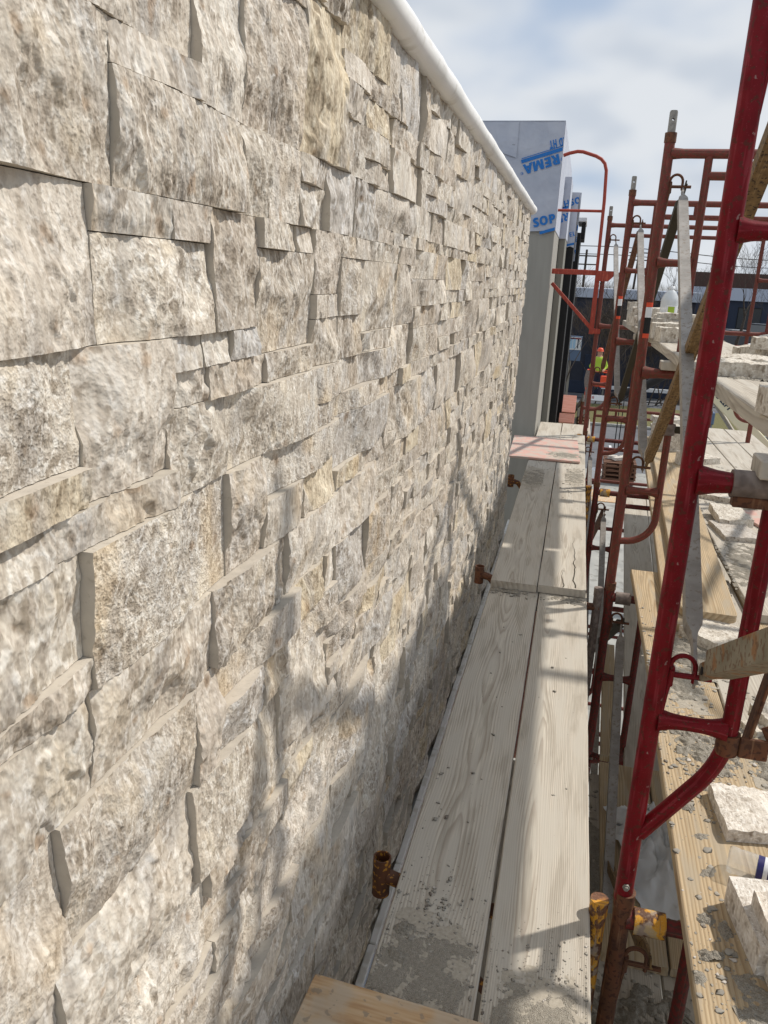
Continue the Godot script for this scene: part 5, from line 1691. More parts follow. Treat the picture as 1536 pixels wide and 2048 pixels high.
func car(label: String, at: Vector3, turn: float, body_mat: Material, tall := 0.0) -> void:
	var o := thing("parked_car", label, "car", at, turn, "cars parked before the storefront")
	var W := 1.8
	var side := [Vector2(-2.2, 0.35), Vector2(-2.22, 0.75), Vector2(-1.9, 0.92 + tall * 0.3), Vector2(-1.0, 1.0 + tall * 0.3), Vector2(1.5, 1.0 + tall * 0.4), Vector2(2.1, 0.95 + tall * 0.4), Vector2(2.2, 0.6), Vector2(2.15, 0.33)]
	var s := Shape.new()
	for z in [-W / 2, W / 2]:
		var ps := []
		for p in side: ps.append(Vector3(p.x, p.y, z))
		s.face(ps, Vector3(0, 0, z))
	for i in side.size():
		var p: Vector2 = side[i]
		var q: Vector2 = side[(i + 1) % side.size()]
		s.face([Vector3(p.x, p.y, -W / 2), Vector3(q.x, q.y, -W / 2), Vector3(q.x, q.y, W / 2), Vector3(p.x, p.y, W / 2)], Vector3((p.x + q.x) / 2, (p.y + q.y) / 2 - 0.65, 0))
	obj("body", s, body_mat, o)
	s = Shape.new()
	var top := 1.42 + tall
	var lo := [Vector3(-1.1, 1.0 + tall * 0.3, 0.84), Vector3(1.75, 1.0 + tall * 0.4, 0.84)]
	var hi := [Vector3(-0.35, top, 0.66), Vector3(1.1 + tall, top, 0.66)]
	for sg in [-1.0, 1.0]:
		var m := Vector3(1, 1, sg)
		s.face([lo[0] * m, lo[1] * m, hi[1] * m, hi[0] * m], Vector3(0, 0.2, sg))
	for k in [0, 1]:
		var m := Vector3(1, 1, -1)
		s.face([lo[k], lo[k] * m, hi[k] * m, hi[k]], Vector3(-1 if k == 0 else 1, 0.3, 0))
	obj("window_glass", s, M.glass, o)
	s = Shape.new()
	s.box(Vector3(hi[1].x - hi[0].x + 0.1, 0.05, 1.36), Transform3D(Basis(), Vector3((hi[0].x + hi[1].x) / 2.0, top + 0.01, 0)), 0.02)
	obj("roof", s, body_mat, o)
	for x in [-1.4, 1.35]:
		for z in [-0.82, 0.82]:
			s = Shape.new()
			s.tube([Vector3(x, 0.33, z - 0.1), Vector3(x, 0.33, z + 0.1)], 0.33, 18)
			var w := obj("wheel", s, M.rubber, o)
			s = Shape.new()
			s.tube([Vector3(x, 0.33, z - 0.11), Vector3(x, 0.33, z + 0.11)], 0.19, 12)
			obj("rim", s, M.steel, w)
	for z in [-0.62, 0.62]:
		s = Shape.new()
		s.box(Vector3(0.08, 0.14, 0.36), Transform3D(Basis(), Vector3(-2.2, 0.72, z)), 0.02)
		obj("headlight", s, M.white, o)


func person_mesh() -> ArrayMesh:
	# joints with radii, joined by a smooth minimum and meshed as surface nets
	var bones := [
		[Vector3(0, 1.46, 0), 0.075, Vector3(0, 1.56, -0.01), 0.06], [Vector3(0, 1.63, -0.02), 0.095, Vector3(0, 1.69, -0.02), 0.09],
		[Vector3(0, 1.38, 0), 0.15, Vector3(0, 1.02, 0), 0.14], [Vector3(-0.13, 1.40, 0), 0.085, Vector3(0.13, 1.40, 0), 0.085], [Vector3(0, 0.95, 0), 0.15, Vector3(0, 1.1, 0), 0.14],
		[Vector3(-0.19, 1.40, 0), 0.065, Vector3(-0.27, 1.14, 0.04), 0.052], [Vector3(-0.27, 1.14, 0.04), 0.05, Vector3(-0.15, 1.02, 0.24), 0.038], [Vector3(-0.15, 1.02, 0.24), 0.04, Vector3(-0.11, 1.0, 0.31), 0.032],
		[Vector3(0.19, 1.40, 0), 0.065, Vector3(0.28, 1.15, 0.03), 0.052], [Vector3(0.28, 1.15, 0.03), 0.05, Vector3(0.17, 1.02, 0.24), 0.038], [Vector3(0.17, 1.02, 0.24), 0.04, Vector3(0.13, 1.0, 0.31), 0.032],
		[Vector3(-0.10, 0.93, 0), 0.105, Vector3(-0.12, 0.5, 0.02), 0.07], [Vector3(-0.12, 0.5, 0.02), 0.068, Vector3(-0.13, 0.09, -0.02), 0.05], [Vector3(-0.13, 0.05, -0.03), 0.05, Vector3(-0.14, 0.045, 0.13), 0.042],
		[Vector3(0.10, 0.93, 0), 0.105, Vector3(0.12, 0.5, 0.02), 0.07], [Vector3(0.12, 0.5, 0.02), 0.068, Vector3(0.13, 0.09, -0.02), 0.05], [Vector3(0.13, 0.05, -0.03), 0.05, Vector3(0.14, 0.045, 0.13), 0.042],
	]
	var c := 0.03
	var lo := Vector3(-0.42, -0.03, -0.24)
	var n := Vector3i(28, 62, 22)
	var field := PackedFloat32Array()
	field.resize((n.x + 1) * (n.y + 1) * (n.z + 1))
	var idx := func(i: int, j: int, k: int) -> int: return (j * (n.z + 1) + k) * (n.x + 1) + i
	for j in n.y + 1:
		for k in n.z + 1:
			for i in n.x + 1:
				var p := lo + Vector3(i, j, k) * c
				var sum := 0.0
				for b in bones:
					if absf(p.y - (b[0].y + b[2].y) / 2.0) > absf(b[0].y - b[2].y) / 2.0 + 0.25: continue
					var ab: Vector3 = b[2] - b[0]
					var t := clampf((p - b[0]).dot(ab) / maxf(ab.length_squared(), 1e-6), 0, 1)
					var dd: float = (p - (b[0] + ab * t)).length() - lerpf(b[1], b[3], t)
					sum += exp(-dd * 45.0)
				field[idx.call(i, j, k)] = -log(maxf(sum, 1e-9)) / 45.0
	var s := Shape.new()
	var cell := {}
	for j in n.y:
		for k in n.z:
			for i in n.x:
				var acc := Vector3()
				var count := 0
				var vals := []
				for e in 8:
					vals.append(field[idx.call(i + (e & 1), j + ((e >> 1) & 1), k + ((e >> 2) & 1))])
				for e in [[0, 1], [2, 3], [4, 5], [6, 7], [0, 2], [1, 3], [4, 6], [5, 7], [0, 4], [1, 5], [2, 6], [3, 7]]:
					var a: float = vals[e[0]]
					var b: float = vals[e[1]]
					if (a < 0.0) != (b < 0.0):
						var t := a / (a - b)
						var pa := Vector3(e[0] & 1, (e[0] >> 1) & 1, (e[0] >> 2) & 1)
						var pb := Vector3(e[1] & 1, (e[1] >> 1) & 1, (e[1] >> 2) & 1)
						acc += pa.lerp(pb, t)
						count += 1
				if count:
					var p := lo + (Vector3(i, j, k) + acc / count) * c
					var g := Vector3(vals[1] + vals[3] + vals[5] + vals[7] - vals[0] - vals[2] - vals[4] - vals[6], vals[2] + vals[3] + vals[6] + vals[7] - vals[0] - vals[1] - vals[4] - vals[5], vals[4] + vals[5] + vals[6] + vals[7] - vals[0] - vals[1] - vals[2] - vals[3]).normalized()
					s.tint = Color(0.42, 0.24, 0.16) if p.y > 1.50 or (p.z > 0.2 and p.y > 0.8) else (Color(0.36, 0.52, 0.05) if p.y > 0.98 else (Color(0.03, 0.035, 0.06) if p.y > 0.1 else Color(0.10, 0.06, 0.03)))
					cell[Vector3i(i, j, k)] = s.vert(p, g, Vector2.ZERO)
	for j in range(1, n.y):
		for k in range(1, n.z):
			for i in range(1, n.x):
				var a: float = field[idx.call(i, j, k)]
				for ax in 3:
					var st := Vector3i()
					st[ax] = 1
					var b: float = field[idx.call(i + st.x, j + st.y, k + st.z)]
					if (a < 0.0) == (b < 0.0): continue
					var u := Vector3i(); u[(ax + 1) % 3] = 1
					var w := Vector3i(); w[(ax + 2) % 3] = 1
					var o := Vector3i(i, j, k)
					var q := [o, o - u, o - u - w, o - w]
					if q.all(func(z): return cell.has(z)):
						s.tri(cell[q[0]], cell[q[1]], cell[q[2]])
						s.tri(cell[q[0]], cell[q[2]], cell[q[3]])
	return s.mesh()


func ground_sheet(called: String, x0: float, x1: float, z0: float, z1: float, y: float, material: Material) -> void:
	var s := Shape.new()
	s.face([Vector3(x0, y, z0), Vector3(x1, y, z0), Vector3(x1, y, z1), Vector3(x0, y, z1)], Vector3.UP)
	structure(called, s, material)


func build_beyond() -> void:
	var G := -4.5
	ground_sheet("ground", -250, 250, 60, -330, G - 0.012, M.asphalt)
	ground_sheet("concrete_yard", -6, 9, 8, -27, G - 0.006, M.concrete)
	ground_sheet("road", -40, 60, -28, -36, G - 0.008, M.asphalt)
	var s := Shape.new()
	s.box(Vector3(60, 0.13, 0.16), Transform3D(Basis(), Vector3(10, G + 0.055, -36.1)), 0.02)
	structure("kerb", s, M.concrete)
	ground_sheet("grass_strip", -40, 60, -36.2, -42.5, G + 0.06, M.grass)
	# the car park beyond lies higher
	s = Shape.new()
	s.face([Vector3(7, G, -50), Vector3(120, G, -50), Vector3(120, -2.8, -60), Vector3(7, -2.8, -60)], Vector3.UP)
	s.face([Vector3(7, -2.8, -60), Vector3(120, -2.8, -60), Vector3(120, -2.8, -130), Vector3(7, -2.8, -130)], Vector3.UP)
	s.face([Vector3(7, G, -50), Vector3(7, -2.8, -60), Vector3(7, -2.8, -130), Vector3(7, G, -130)], Vector3.LEFT)
	structure("car_park", s, M.asphalt)
	for k in 6:
		s = Shape.new()
		s.face([Vector3(9 + k * 2.8, -2.794, -68), Vector3(9.1 + k * 2.8, -2.794, -68), Vector3(9.1 + k * 2.8, -2.794, -74), Vector3(9 + k * 2.8, -2.794, -74)], Vector3.UP)
		structure("parking_line", s, M.white)
	# navy building across the road
	var b := thing("navy_building", "low navy blue building with a white parapet across the road", "building", Vector3(3.0, G, -52))
	s = Shape.new()
	s.box(Vector3(12.0, 5.35, 10), Transform3D(Basis(), Vector3(-3.0, 2.675, 0)), 0.02)
	obj("wall", s, M.navy, b)
	s = Shape.new()
	s.box(Vector3(12.4, 0.52, 10.4), Transform3D(Basis(), Vector3(-3.0, 5.6, 0)), 0.02)
	obj("parapet", s, M.fascia, b)
	for k in 12:
		s = Shape.new()
		s.box(Vector3(0.05, 4.4, 0.04), Transform3D(Basis(), Vector3(-8.4 + k * 1.02, 3.1, 5.02)), 0.0)
		obj("cladding_rib", s, M.navy, b)
	s = Shape.new()
	s.box(Vector3(12.1, 0.7, 0.06), Transform3D(Basis(), Vector3(-3.0, 0.36, 5.03)), 0.01)
	obj("plinth", s, M.navy2, b)
	for k in 2:
		s = Shape.new()
		s.box(Vector3(1.1, 2.2, 0.08), Transform3D(Basis(), Vector3(-2.0 + k * 6.0, 1.12, 5.05)), 0.01)
		var door := obj("door", s, M.navy2, b)
		s = Shape.new()
		s.box(Vector3(0.05, 0.25, 0.06), Transform3D(Basis(), Vector3(-1.6 + k * 6.0, 1.1, 5.12)), 0.01)
		obj("handle", s, M.steel, door)
	# storefront with a pale fascia
	b = thing("storefront", "dark storefront with a pale fascia and brick red upper band behind the parked cars", "building", Vector3(21, -2.8, -96))
	s = Shape.new()
	s.box(Vector3(22, 3.6, 12), Transform3D(Basis(), Vector3(1, 1.8, 0)), 0.02)
	obj("wall", s, M.navy2, b)
	s = Shape.new()
	s.box(Vector3(22.4, 1.25, 0.5), Transform3D(Basis(), Vector3(1, 4.05, 6.1)), 0.02)
	obj("fascia", s, M.fascia, b)
	s = Shape.new()
	s.box(Vector3(22, 1.5, 11), Transform3D(Basis(), Vector3(1, 5.4, 0.2)), 0.02)
	obj("upper_wall", s, M.brick_red, b)
	for k in 6:
		s = Shape.new()
		s.box(Vector3(2.3, 2.2, 0.06), Transform3D(Basis(), Vector3(-7.4 + k * 3.2, 1.7, 6.03)), 0.0)
		var win := obj("window", s, M.black, b)
		for e in 2:
			s = Shape.new()
			s.box(Vector3(1.05, 2.0, 0.02), Transform3D(Basis(), Vector3(-7.95 + k * 3.2 + e * 1.12, 1.7, 6.08)), 0.0)
			obj("pane", s, M.window_bright if (k + e) % 3 == 0 else M.glass, win)
	# trees, poles
	bare_tree("large bare tree before the storefront, seen behind the red post", Vector3(11.0, -2.8, -62), 8.6, 0.75, 7)
	bare_tree("bushy bare tree left of the worker, beside the black column", Vector3(-0.7, G, -38.5), 7.4, 1.0, 9, 6, 5)
	bare_tree("bare tree between the galvanised braces, before the navy building's corner", Vector3(5.6, G, -45), 8.0, 0.6, 15)
	bare_tree("bare tree at the right edge of the picture, beyond the brown post", Vector3(16.8, -2.8, -76), 7.6, 0.8, 16)
	bare_tree("tangled bare bush behind the worker, before the navy building", Vector3(1.6, G, -43), 5.6, 1.1, 23, 6, 6)
	bare_tree("tangled bare bush between the second and third red frames, before the navy building", Vector3(4.0, G, -44), 5.0, 1.1, 27, 6, 5)
	for k in 7:
		bare_tree("distant bare tree on the skyline, %s from the black column" % ["first", "second", "third", "fourth", "fifth", "sixth", "seventh"][k], Vector3(-1.0 + k * 4.4, G, -112 - 5 * (k % 3)), [8.6, 7.4, 9.2, 8.0, 9.8, 8.4, 9.0][k], 0.8, 30 + k, 5)
	for k in 2:
		var p := thing("power_pole", ["wooden power pole with cross arms beside the black column", "second power pole, seen between the rust red frames"][k], "power pole", [Vector3(-0.2, G, -84), Vector3(5.2, G, -98)][k], 0.0, "")
		s = Shape.new()
		s.tube([Vector3(0, 0, 0), Vector3([0.0, 0.4][k], 9.4 + k, 0)], [0.16, 0.11], 10)
		obj("pole", s, M.bark, p)
		for e in 2:
			s = Shape.new()
			s.box(Vector3(2.2, 0.12, 0.12), Transform3D(Basis(), Vector3([0.0, 0.38][k], 8.8 + k - e * 0.8, 0.14)), 0.01)
			obj("cross_arm", s, M.bark, p)
	s = Shape.new()
	for k in 4:
		var ps := []
		for i in 25:
			var t := i / 24.0
			ps.append(Vector3(lerpf(-30, 34, t), 4.4 + (k % 2) * 0.8 + 0.35 * cos(t * TAU * 2.0), -84 - 14 * t + (k / 2) * 0.8))
		s.tube(ps, 0.022, 4, false)
	tag(obj("power_lines", s, M.black), "thin power lines strung low over the skyline", "power line")
	# parked cars
	car("black saloon car parked on the slope behind the red rail", Vector3(11.6, -2.8, -68), 0.35, M.car_black)
	car("dark high roofed car behind the black saloon", Vector3(15.2, -2.8, -76), 1.2, M.car_black, 0.25)
	car("white car with a dark grille in front of the saloon", Vector3(11.6, -3.25, -57.5), 1.1, M.white)
	# sign box on a post
	b = thing("sign_box", "white framed sign box on a grey post beside the black column", "sign", Vector3(-0.33, G, -41))
	s = Shape.new()
	s.box(Vector3(0.12, 2.4, 0.12), Transform3D(Basis(), Vector3(0, 1.2, 0)), 0.01)
	obj("post", s, M.steel, b)
	s = Shape.new()
	s.box(Vector3(1.3, 1.2, 0.3), Transform3D(Basis(), Vector3(-0.16, 2.95, 0)), 0.01)
	obj("cabinet", s, M.sign_blue, b)
	s = Shape.new()
	s.box(Vector3(1.24, 0.62, 0.02), Transform3D(Basis(), Vector3(-0.16, 3.2, 0.16)), 0.0)
	var face := obj("panel", s, M.white, b)
	for e in [[-0.05, 3.2, 0.16, 0.5, M.sign_pale], [0.12, 3.2, 0.12, 0.5, M.sign_pale], [0.30, 3.2, 0.05, 0.46, M.navy2], [0.14, 3.44, 0.6, 0.06, M.red_plain], [-0.4, 3.2, 0.3, 0.4, M.navy2]]:
		s = Shape.new()
		s.box(Vector3(e[2], e[3], 0.01), Transform3D(Basis(), Vector3(e[0], e[1], 0.172)), 0.0)
		obj("panel_field", s, e[4], face)
	# hydrant
	b = thing("fire_hydrant", "red fire hydrant with a white bonnet on the grass strip", "fire hydrant", Vector3(0.62, G + 0.06, -41.0 + 3.4))
	s = Shape.new()
	s.lathe([Vector2(0.0, 0), Vector2(0.17, 0.0), Vector2(0.17, 0.05), Vector2(0.11, 0.06), Vector2(0.105, 0.5), Vector2(0.13, 0.51), Vector2(0.13, 0.55)], 16)
	s.tube([Vector3(-0.2, 0.4, 0), Vector3(0.2, 0.4, 0)], 0.06, 12)
	s.tube([Vector3(0, 0.36, 0), Vector3(0, 0.36, 0.19)], 0.075, 12)
	obj("barrel", s, M.red_plain, b)
	s = Shape.new()
	s.lathe([Vector2(0.13, 0.55), Vector2(0.12, 0.62), Vector2(0.08, 0.69), Vector2(0.03, 0.71), Vector2(0.03, 0.76), Vector2(0.0, 0.76)], 16)
	obj("bonnet", s, M.white, b)
	s = Shape.new()
	s.tube([Vector3(0, 0.36, 0.18), Vector3(0, 0.36, 0.2)], 0.06, 12)
	obj("outlet_cap", s, M.white, b)
	# lift basket with a worker
	b = thing("lift_basket", "orange boom lift basket raised over the yard, lettered on its skirt", "boom lift", Vector3(0.86, -2.55, -30))
	for x in [-0.42, 0.42]:
		for z in [-0.32, 0.32]:
			s = Shape.new()
			s.tube([Vector3(x, 0, z), Vector3(x, 1.05, z)], 0.025, 8)
			obj("corner_post", s, M.lift_orange, b)
	for y in [0.55, 1.05]:
		for z in [-0.32, 0.32]:
			s = Shape.new()
			s.tube([Vector3(-0.42, y, z), Vector3(0.42, y, z)], 0.022, 8)
			obj("rail", s, M.lift_orange, b)
		for x in [-0.42, 0.42]:
			s = Shape.new()
			s.tube([Vector3(x, y, -0.32), Vector3(x, y, 0.32)], 0.022, 8)
			obj("rail", s, M.lift_orange, b)
	s = Shape.new()
	s.box(Vector3(0.9, 0.08, 0.7), Transform3D(Basis(), Vector3(0, 0.03, 0)), 0.01)
	obj("floor", s, M.steel, b)
	s = Shape.new()
	s.box(Vector3(0.62, 0.2, 0.02), Transform3D(Basis(), Vector3(-0.06, 0.12, 0.36)), 0.004)
	var skirt := obj("skirt", s, M.white, b)
	s = lettering("JLG", 0.12, Vector3(-0.30, 0.06, 0.3715), 0.0, 9.0, 1.2)
	obj("lettering", s, M.red_plain, skirt)
	s = Shape.new()
	s.box(Vector3(0.3, 0.42, 0.2), Transform3D(Basis(), Vector3(0.2, 0.72, 0.36)), 0.02)
	obj("control_box", s, M.lift_orange, b)
	s = Shape.new()
	s.tube([Vector3(0.35, 0.1, -0.3), Vector3(1.4, 0.7, 1.5), Vector3(2.2, 1.9, 5.0)], [0.12, 0.14, 0.16], 10)
	obj("jib", s, M.black, b)
	s = Shape.new()
	for i in 10:
		var a := i / 9.0
		s.vert(Vector3(-0.47 - 0.05 * sin(a * 7.0), 1.12 - a * 1.5, 0.36 + 0.03 * sin(a * 11.0)), Vector3(-0.3, 0, 1).normalized(), Vector2(0, a))
		s.vert(Vector3(-0.26 - 0.03 * cos(a * 6.0), 1.05 - a * 1.35, 0.39 + 0.02 * sin(a * 9.0)), Vector3(0.1, 0, 1).normalized(), Vector2(1, a))
	for i in 9:
		s.tri(i * 2, i * 2 + 1, i * 2 + 3); s.tri(i * 2, i * 2 + 3, i * 2 + 2)
	obj("hanging_sheet", s, M.grime, b)
	var man := thing("person", "person in a lime yellow shirt and orange hard hat standing in the lift basket", "person", Vector3(0.80, -2.48, -30.02))
	part("body", person_mesh(), M.skinny, man)
	s = Shape.new()
	s.lathe([Vector2(0.135, 1.695), Vector2(0.115, 1.70), Vector2(0.112, 1.74), Vector2(0.09, 1.79), Vector2(0.05, 1.815), Vector2(0.0, 1.82)], 16, Transform3D(Basis(), Vector3(0, 0, -0.02)))
	obj("hard_hat", s, M.lift_orange, man)
	# cream boom of another lift
	b = thing("boom_lift", "cream telescopic boom with dark lettering, its orange machine beyond the deck", "boom lift", Vector3(4.6, G, -15.2))
	var a0 := Vector3(2.25, -0.02, -16.6) - Vector3(4.6, G, -15.2)
	var a1 := Vector3(4.4, -2.05, -15.4) - Vector3(4.6, G, -15.2)
	var dir := (a1 - a0).normalized()
	var zz := Vector3(0, 0, 1)
	zz = (zz - dir * zz.dot(dir)).normalized()
	var bs := Basis(dir, zz.cross(dir), zz)
	s = Shape.new()
	s.box(Vector3(a0.distance_to(a1), 0.26, 0.22), Transform3D(bs, (a0 + a1) / 2.0), 0.012)
	var boom := obj("boom", s, M.cream, b)
	s = lettering("- JLG LIFT", 0.13, Vector3.ZERO, 0.0, 9.0, 1.6)
	var tf := Transform3D(bs, a0 + dir * 0.5 + zz * 0.1135 - bs.y * 0.065)
	for i in s.v.size():
		s.v[i] = tf * s.v[i]
		s.n[i] = bs.z
	obj("lettering", s, M.navy2, boom)
	s = Shape.new()
	s.tube([a0 + Vector3(0.5, -0.62, 0), a1 + Vector3(-0.3, -0.45, 0)], 0.045, 10)
	obj("hydraulic_ram", s, M.steel, b)
	s = Shape.new()
	s.box(Vector3(2.2, 0.9, 1.6), Transform3D(Basis(), Vector3(0.4, 1.75, 0)), 0.08)
	s.tube([Vector3(-1.6, 2.55, 0.3), Vector3(0.6, 2.55, 0.3)], 0.16, 14)
	obj("turret", s, M.lift_orange, b)
	s = Shape.new()
	s.box(Vector3(2.6, 0.5, 1.5), Transform3D(Basis(), Vector3(0.4, 0.85, 0)), 0.06)
	obj("chassis", s, M.steel, b)
	for x in [-0.7, 1.5]:
		for z in [-0.9, 0.9]:
			s = Shape.new()
			s.tube([Vector3(x, 0.45, z - 0.15), Vector3(x, 0.45, z + 0.15)], 0.45, 18)
			obj("wheel", s, M.rubber, b)
	# fence panels, rail, pallets, bucket
	for k in 3:
		b = thing("fence_panel", "black tubular fence panel at the road's edge, %s" % ["left of its joint behind the second frame", "right of its joint behind the second frame", "farthest to the right behind the tan boards"][k], "fence", Vector3([0.62, 3.06, 5.4][k], G, -31), 0.0, "fence panels along the road")
		s = Shape.new()
		s.tube([Vector3(-1.15, 0.0, 0), Vector3(-1.15, 1.85, 0), Vector3(1.15, 1.85, 0), Vector3(1.15, 0.0, 0)], 0.022, 8)
		s.tube([Vector3(-1.15, 0.35, 0), Vector3(1.15, 0.35, 0)], 0.016, 8)
		obj("panel_frame", s, M.black, b)
		for x in [-1.0, 1.0]:
			s = Shape.new()
			s.box(Vector3(0.1, 0.04, 0.7), Transform3D(Basis(), Vector3(x, 0.02, 0)), 0.01)
			obj("foot", s, M.white, b)
	b = thing("guard_rail", "white horizontal rail at the foot of the navy building", "rail", Vector3(3.6, G, -45.5))
	s = Shape.new()
	s.box(Vector3(4.6, 0.2, 0.12), Transform3D(Basis(), Vector3(0, 0.6, 0)), 0.01)
	obj("beam", s, M.white, b)
	for x in [-2.0, 0.0, 2.0]:
		s = Shape.new()
		s.box(Vector3(0.1, 0.6, 0.1), Transform3D(Basis(), Vector3(x, 0.3, -0.1)), 0.01)
		obj("post", s, M.steel, b)
	s = Shape.new()
	s.box(Vector3(0.62, 0.55, 0.5), Transform3D(Basis(), Vector3(0, 0.5, 0)), 0.03)
	s.box(Vector3(0.5, 0.22, 0.4), Transform3D(Basis(), Vector3(0, 0.11, 0)), 0.02)
	tag(obj("utility_box", s, M.sign_blue, null, Vector3(5.9, G + 0.06, -37.2)), "small blue utility box on the grass past the cream boom", "box")
	s = Shape.new()
	s.box(Vector3(2.6, 0.02, 1.3), Transform3D(Basis(), Vector3(0, 0.01, 0)), 0.0)
	tag(obj("plywood_floor", s, M.ply, null, Vector3(1.7, G - 0.003, -23.4)), "tan plywood sheet flat on the yard before the pallets", "plywood")
	for k in 5:
		b = thing("pallet", "timber pallet in the stack on the yard, %s from the ground" % ["first", "second", "third", "fourth", "fifth"][k], "pallet", Vector3(1.68 + 0.03 * (k % 2), G + 0.012 + k * 0.135, -25.6), 0.04 * (k % 3 - 1), "pallets stacked on the yard")
		for i in 3:
			s = Shape.new()
			s.box(Vector3(0.05, 0.09, 1.0), Transform3D(Basis(), Vector3(-0.46 + i * 0.46, 0.065, 0)), 0.0)
			obj("stringer", s, M.brown_wood, b)
		for i in 5:
			for e in 2:
				s = Shape.new()
				s.box(Vector3(1.0, 0.018, 0.11), Transform3D(Basis(), Vector3(0, 0.011 if e == 0 else 0.12, -0.44 + i * 0.22)), 0.0)
				obj("slat", s, M.brown_wood, b)
	for k in 4:
		slab("yard_stone", "pale stone on top of the yard pallets, %s" % ["nearest the road fence", "at the left end", "in the middle", "at the right end"][k], Vector3(1.45 + 0.16 * k, G + 0.70, -25.7 + 0.2 * (k % 2)), k * 0.5, 0.3, 0.2, 0.09, 80 + k, Vector2.ZERO, 1.0, Color(0.8, 0.78, 0.74), "stones on the yard pallets")
	b = thing("bucket", "white plastic bucket standing left of the yard pallets", "bucket", Vector3(0.95, G, -25.0))
	s = Shape.new()
	s.lathe([Vector2(0.0, 0.0), Vector2(0.15, 0.0), Vector2(0.18, 0.42), Vector2(0.195, 0.42), Vector2(0.195, 0.46), Vector2(0.17, 0.46), Vector2(0.14, 0.03), Vector2(0.0, 0.03)], 18)
	obj("pail", s, M.white, b)
	s = Shape.new()
	s.tube(arc(Vector3(0, 0.42, 0), Vector3(0.19, 0, 0), Vector3(0, -0.16, 0.12), 0.0, PI, 10), 0.006, 6)
	obj("handle", s, M.black, b)
	# beyond the end of the walkway: a board on the next frame with pink plywood offcuts and a bundle of timber
	var extra: Node3D = get_node("tube_scaffold_001")
	copy(extra, "rust red frame below the end of the walkway, under the pink plywood offcuts", Vector3(0.13, -1.97, -10.18))
	board("end_plank", "short plank past the end of the walkway, carrying the pink plywood offcuts", Vector3(0.02, -0.36, -10.5), 1.7, 0.5, 0.038, M.grey_wood[1], 97)
	for k in 2:
		s = Shape.new()
		s.box(Vector3([0.172, 0.192][k], [0.26, 0.12][k], 0.02), Transform3D(Basis(), Vector3(0, [0.13, 0.06][k], 0)), 0.002)
		var o := obj("plywood_offcut", s, M.pinkply, null, [Vector3(-0.034, -0.115, -10.45), Vector3(-0.045, -0.205, -10.18)][k])
		o.rotation.x = [-0.7, -0.5][k]
		tag(o, ["taller pink plywood offcut beside the black column, farther back", "lower pink plywood offcut just past the walkway's end"][k], "plywood")
	for k in 2:
		s = Shape.new()
		s.box(Vector3([0.16, 0.18][k], [0.20, 0.10][k], 0.20), Transform3D(Basis(), Vector3(0, [0.1, 0.05][k], 0)), 0.004)
		tag(obj("timber_block", s, M.brown_wood, null, [Vector3(-0.034, -0.321, -10.62), Vector3(-0.045, -0.321, -10.25)][k]), ["brown block under the taller pink offcut", "brown block under the lower pink offcut"][k], "timber")
	b = thing("timber_bundle", "bundle of yellow timber ends in a dark frame past the walkway's end", "timber bundle", Vector3(0.165, -0.321, -11.0))
	s = Shape.new()
	s.box(Vector3(0.16, 0.14, 0.8), Transform3D(Basis(), Vector3(0, 0.07, 0)), 0.002)
	obj("frame", s, M.dark_brace, b)
	for i in 3:
		for j in 3:
			s = Shape.new()
			s.box(Vector3(0.026, 0.024, 0.02), Transform3D(Basis(), Vector3(-0.05 + i * 0.05, 0.025 + j * 0.044, 0.404)), 0.003)
			obj("timber_end", s, M.ply, b)


func more_materials() -> void:
	var g := bytes(512, 512, 0.012, 4, 151)
	var sp := bytes(512, 512, 0.045, 4, 153)
	M.dust = mat(paint(512, 512, bytes(512, 512, 0.03, 5, 160), [rgb(160, 152, 138), rgb(184, 176, 161)], [[bytes(512, 512, 0.14, 2, 161), 0.72, 0.82, rgb(128, 120, 108), 0.6]]), 0.96, 5.0)
	M.yellow_brown = mat(paint(512, 512, g, [rgb(70, 40, 22), rgb(104, 62, 34)], [[bytes(512, 512, 0.03, 6, 156, FastNoiseLite.TYPE_SIMPLEX), 0.66, 0.76, rgb(186, 130, 38), 0.9]]), 0.7, 2.5)
	M.rusty_galv = mat(paint(512, 512, g, [rgb(112, 104, 84), rgb(146, 138, 120)], [[bytes(512, 512, 0.010, 4, 155), 0.52, 0.68, rgb(142, 92, 46), 0.75], [sp, 0.62, 0.7, rgb(92, 60, 34), 0.6]]), 0.7, 2.0)
	M.label_green = mat(null, 0.5, 1.0, null, 0, 0, rgb(150, 178, 48))
	M.label_blue = mat(null, 0.4, 1.0, null, 0, 0, rgb(38, 36, 96))
	M.sign_blue = mat(null, 0.6, 1.0, null, 0, 0, rgb(92, 112, 140))
	M.sign_pale = mat(null, 0.4, 1.0, null, 0, 0, rgb(170, 206, 232))
	M.window_bright = mat(null, 0.3, 1.0, null, 0, 0, rgb(170, 182, 190))
	M.brown_wood = mat(null, 0.9, 1.0, null, 0, 0, rgb(116, 84, 66))
	var cb := mat(null, 0.25, 1.0, null, 0, 0, rgb(40, 44, 52))
	cb.clearcoat_enabled = true
	M.car_black = cb


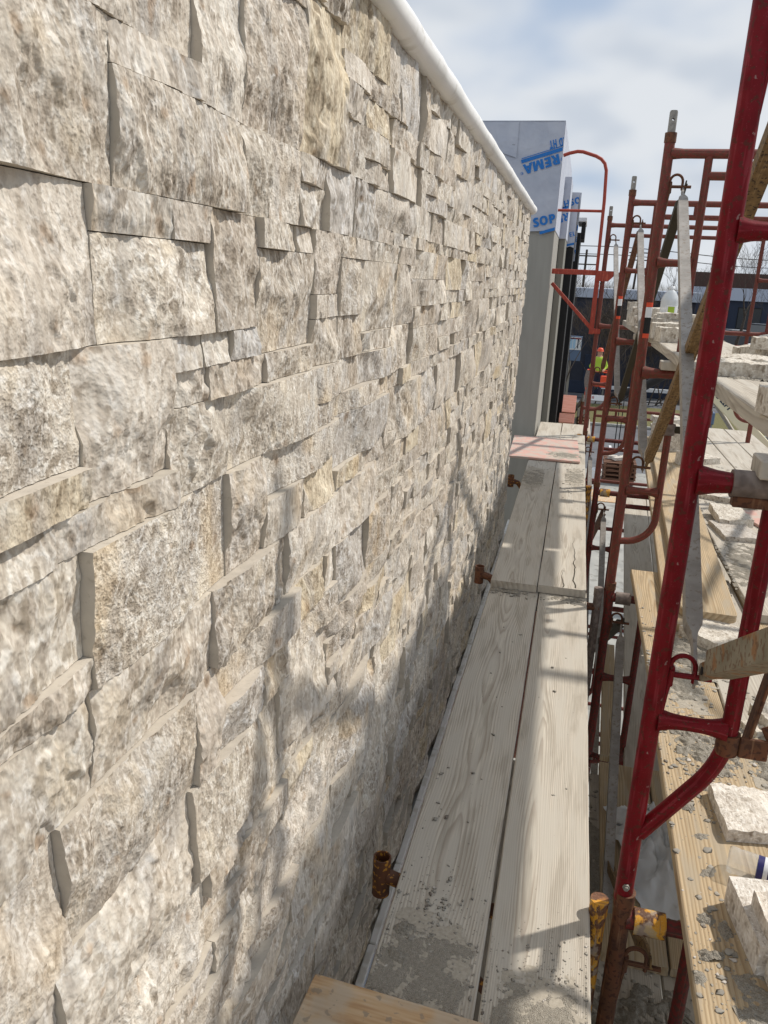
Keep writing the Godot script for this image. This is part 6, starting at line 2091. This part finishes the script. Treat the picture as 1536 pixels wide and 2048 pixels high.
func make_sky() -> PanoramaSkyMaterial:
	# thin, broken high cloud: pale grey white with soft blue breaks
	var w := 1024
	var h := 512
	var f := noise(FastNoiseLite.TYPE_SIMPLEX_SMOOTH, 1.0, 5, 901)
	var f2 := noise(FastNoiseLite.TYPE_SIMPLEX_SMOOTH, 1.0, 4, 907)
	var out := PackedFloat32Array()
	out.resize(w * h * 3)
	for y in h:
		var el := (0.5 - (y + 0.5) / h) * PI
		for x in w:
			var az := (x + 0.5) / w * TAU
			var up := maxf(sin(el), 0.0)
			var d := Vector3(cos(el) * sin(az), sin(el), cos(el) * cos(az))
			# a cloud sheet seen in perspective
			var p := Vector3(d.x, d.y * 2.2, d.z) / (0.35 + up * 0.8)
			var c := f.get_noise_3dv(p * 1.15) * 0.5 + 0.5
			var e := f2.get_noise_3dv(p * 2.6 + Vector3(5, 0, 0)) * 0.5 + 0.5
			var cover := smoothstep(0.36, 0.62, c * 0.75 + e * 0.32 + (1.0 - up) * 0.10)
			var blue := Color(0.40, 0.54, 0.78).lerp(Color(0.60, 0.71, 0.85), pow(1.0 - up, 3.0))
			var cloud := Color(0.88, 0.92, 0.97).lerp(Color(0.66, 0.73, 0.83), smoothstep(0.42, 0.72, e) * 0.85)
			var col := blue.lerp(cloud, cover)
			if el < 0.0:
				col = col.lerp(Color(0.30, 0.30, 0.29), smoothstep(0.0, 0.12, -el))
			var i := (y * w + x) * 3
			out[i] = col.r; out[i + 1] = col.g; out[i + 2] = col.b
	var im := Image.create_from_data(w, h, false, Image.FORMAT_RGBF, out.to_byte_array())
	var m := PanoramaSkyMaterial.new()
	m.panorama = ImageTexture.create_from_image(im)
	return m


func _ready() -> void:
	# camera, sky, sun, exposure
	var cam := Camera3D.new()
	cam.name = "camera"
	add_child(cam)
	var yaw := -0.22974
	var pitch := -0.29202
	var roll := 0.04388
	var fw := Vector3(sin(yaw) * cos(pitch), sin(pitch), -cos(yaw) * cos(pitch))
	var r := Vector3(cos(yaw), 0, sin(yaw))
	var u := r.cross(fw)
	cam.transform = Transform3D(Basis(r * cos(roll) + u * sin(roll), u * cos(roll) - r * sin(roll), -fw), Vector3(0, 1.48, 0))
	cam.fov = 66.43
	cam.near = 0.05
	cam.far = 600.0
	var env := Environment.new()
	env.background_mode = Environment.BG_SKY
	env.sky = Sky.new()
	env.sky.sky_material = make_sky()
	env.background_energy_multiplier = 0.88
	env.tonemap_mode = Environment.TONE_MAPPER_LINEAR
	env.tonemap_exposure = 0.97
	env.sdfgi_enabled = true
	env.ssao_enabled = true
	env.ssil_enabled = true
	var we := WorldEnvironment.new()
	we.name = "world"
	we.environment = env
	add_child(we)
	var sun := DirectionalLight3D.new()
	sun.name = "sun"
	sun.light_energy = 1.2
	sun.light_color = Color(1.0, 0.97, 0.93)
	sun.light_angular_distance = 1.5
	sun.shadow_enabled = true
	add_child(sun)
	sun.look_at_from_position(Vector3.ZERO, Vector3(-0.347, -0.506, 0.23))

	var t0 := Time.get_ticks_msec()
	make_materials()
	more_materials()
	print("materials ", Time.get_ticks_msec() - t0)
	build_wall()
	print("wall ", Time.get_ticks_msec() - t0)
	build_piers()
	build_scaffold()
	build_decks()
	build_loose()
	print("loose ", Time.get_ticks_msec() - t0)
	build_beyond()
	print("all ", Time.get_ticks_msec() - t0)
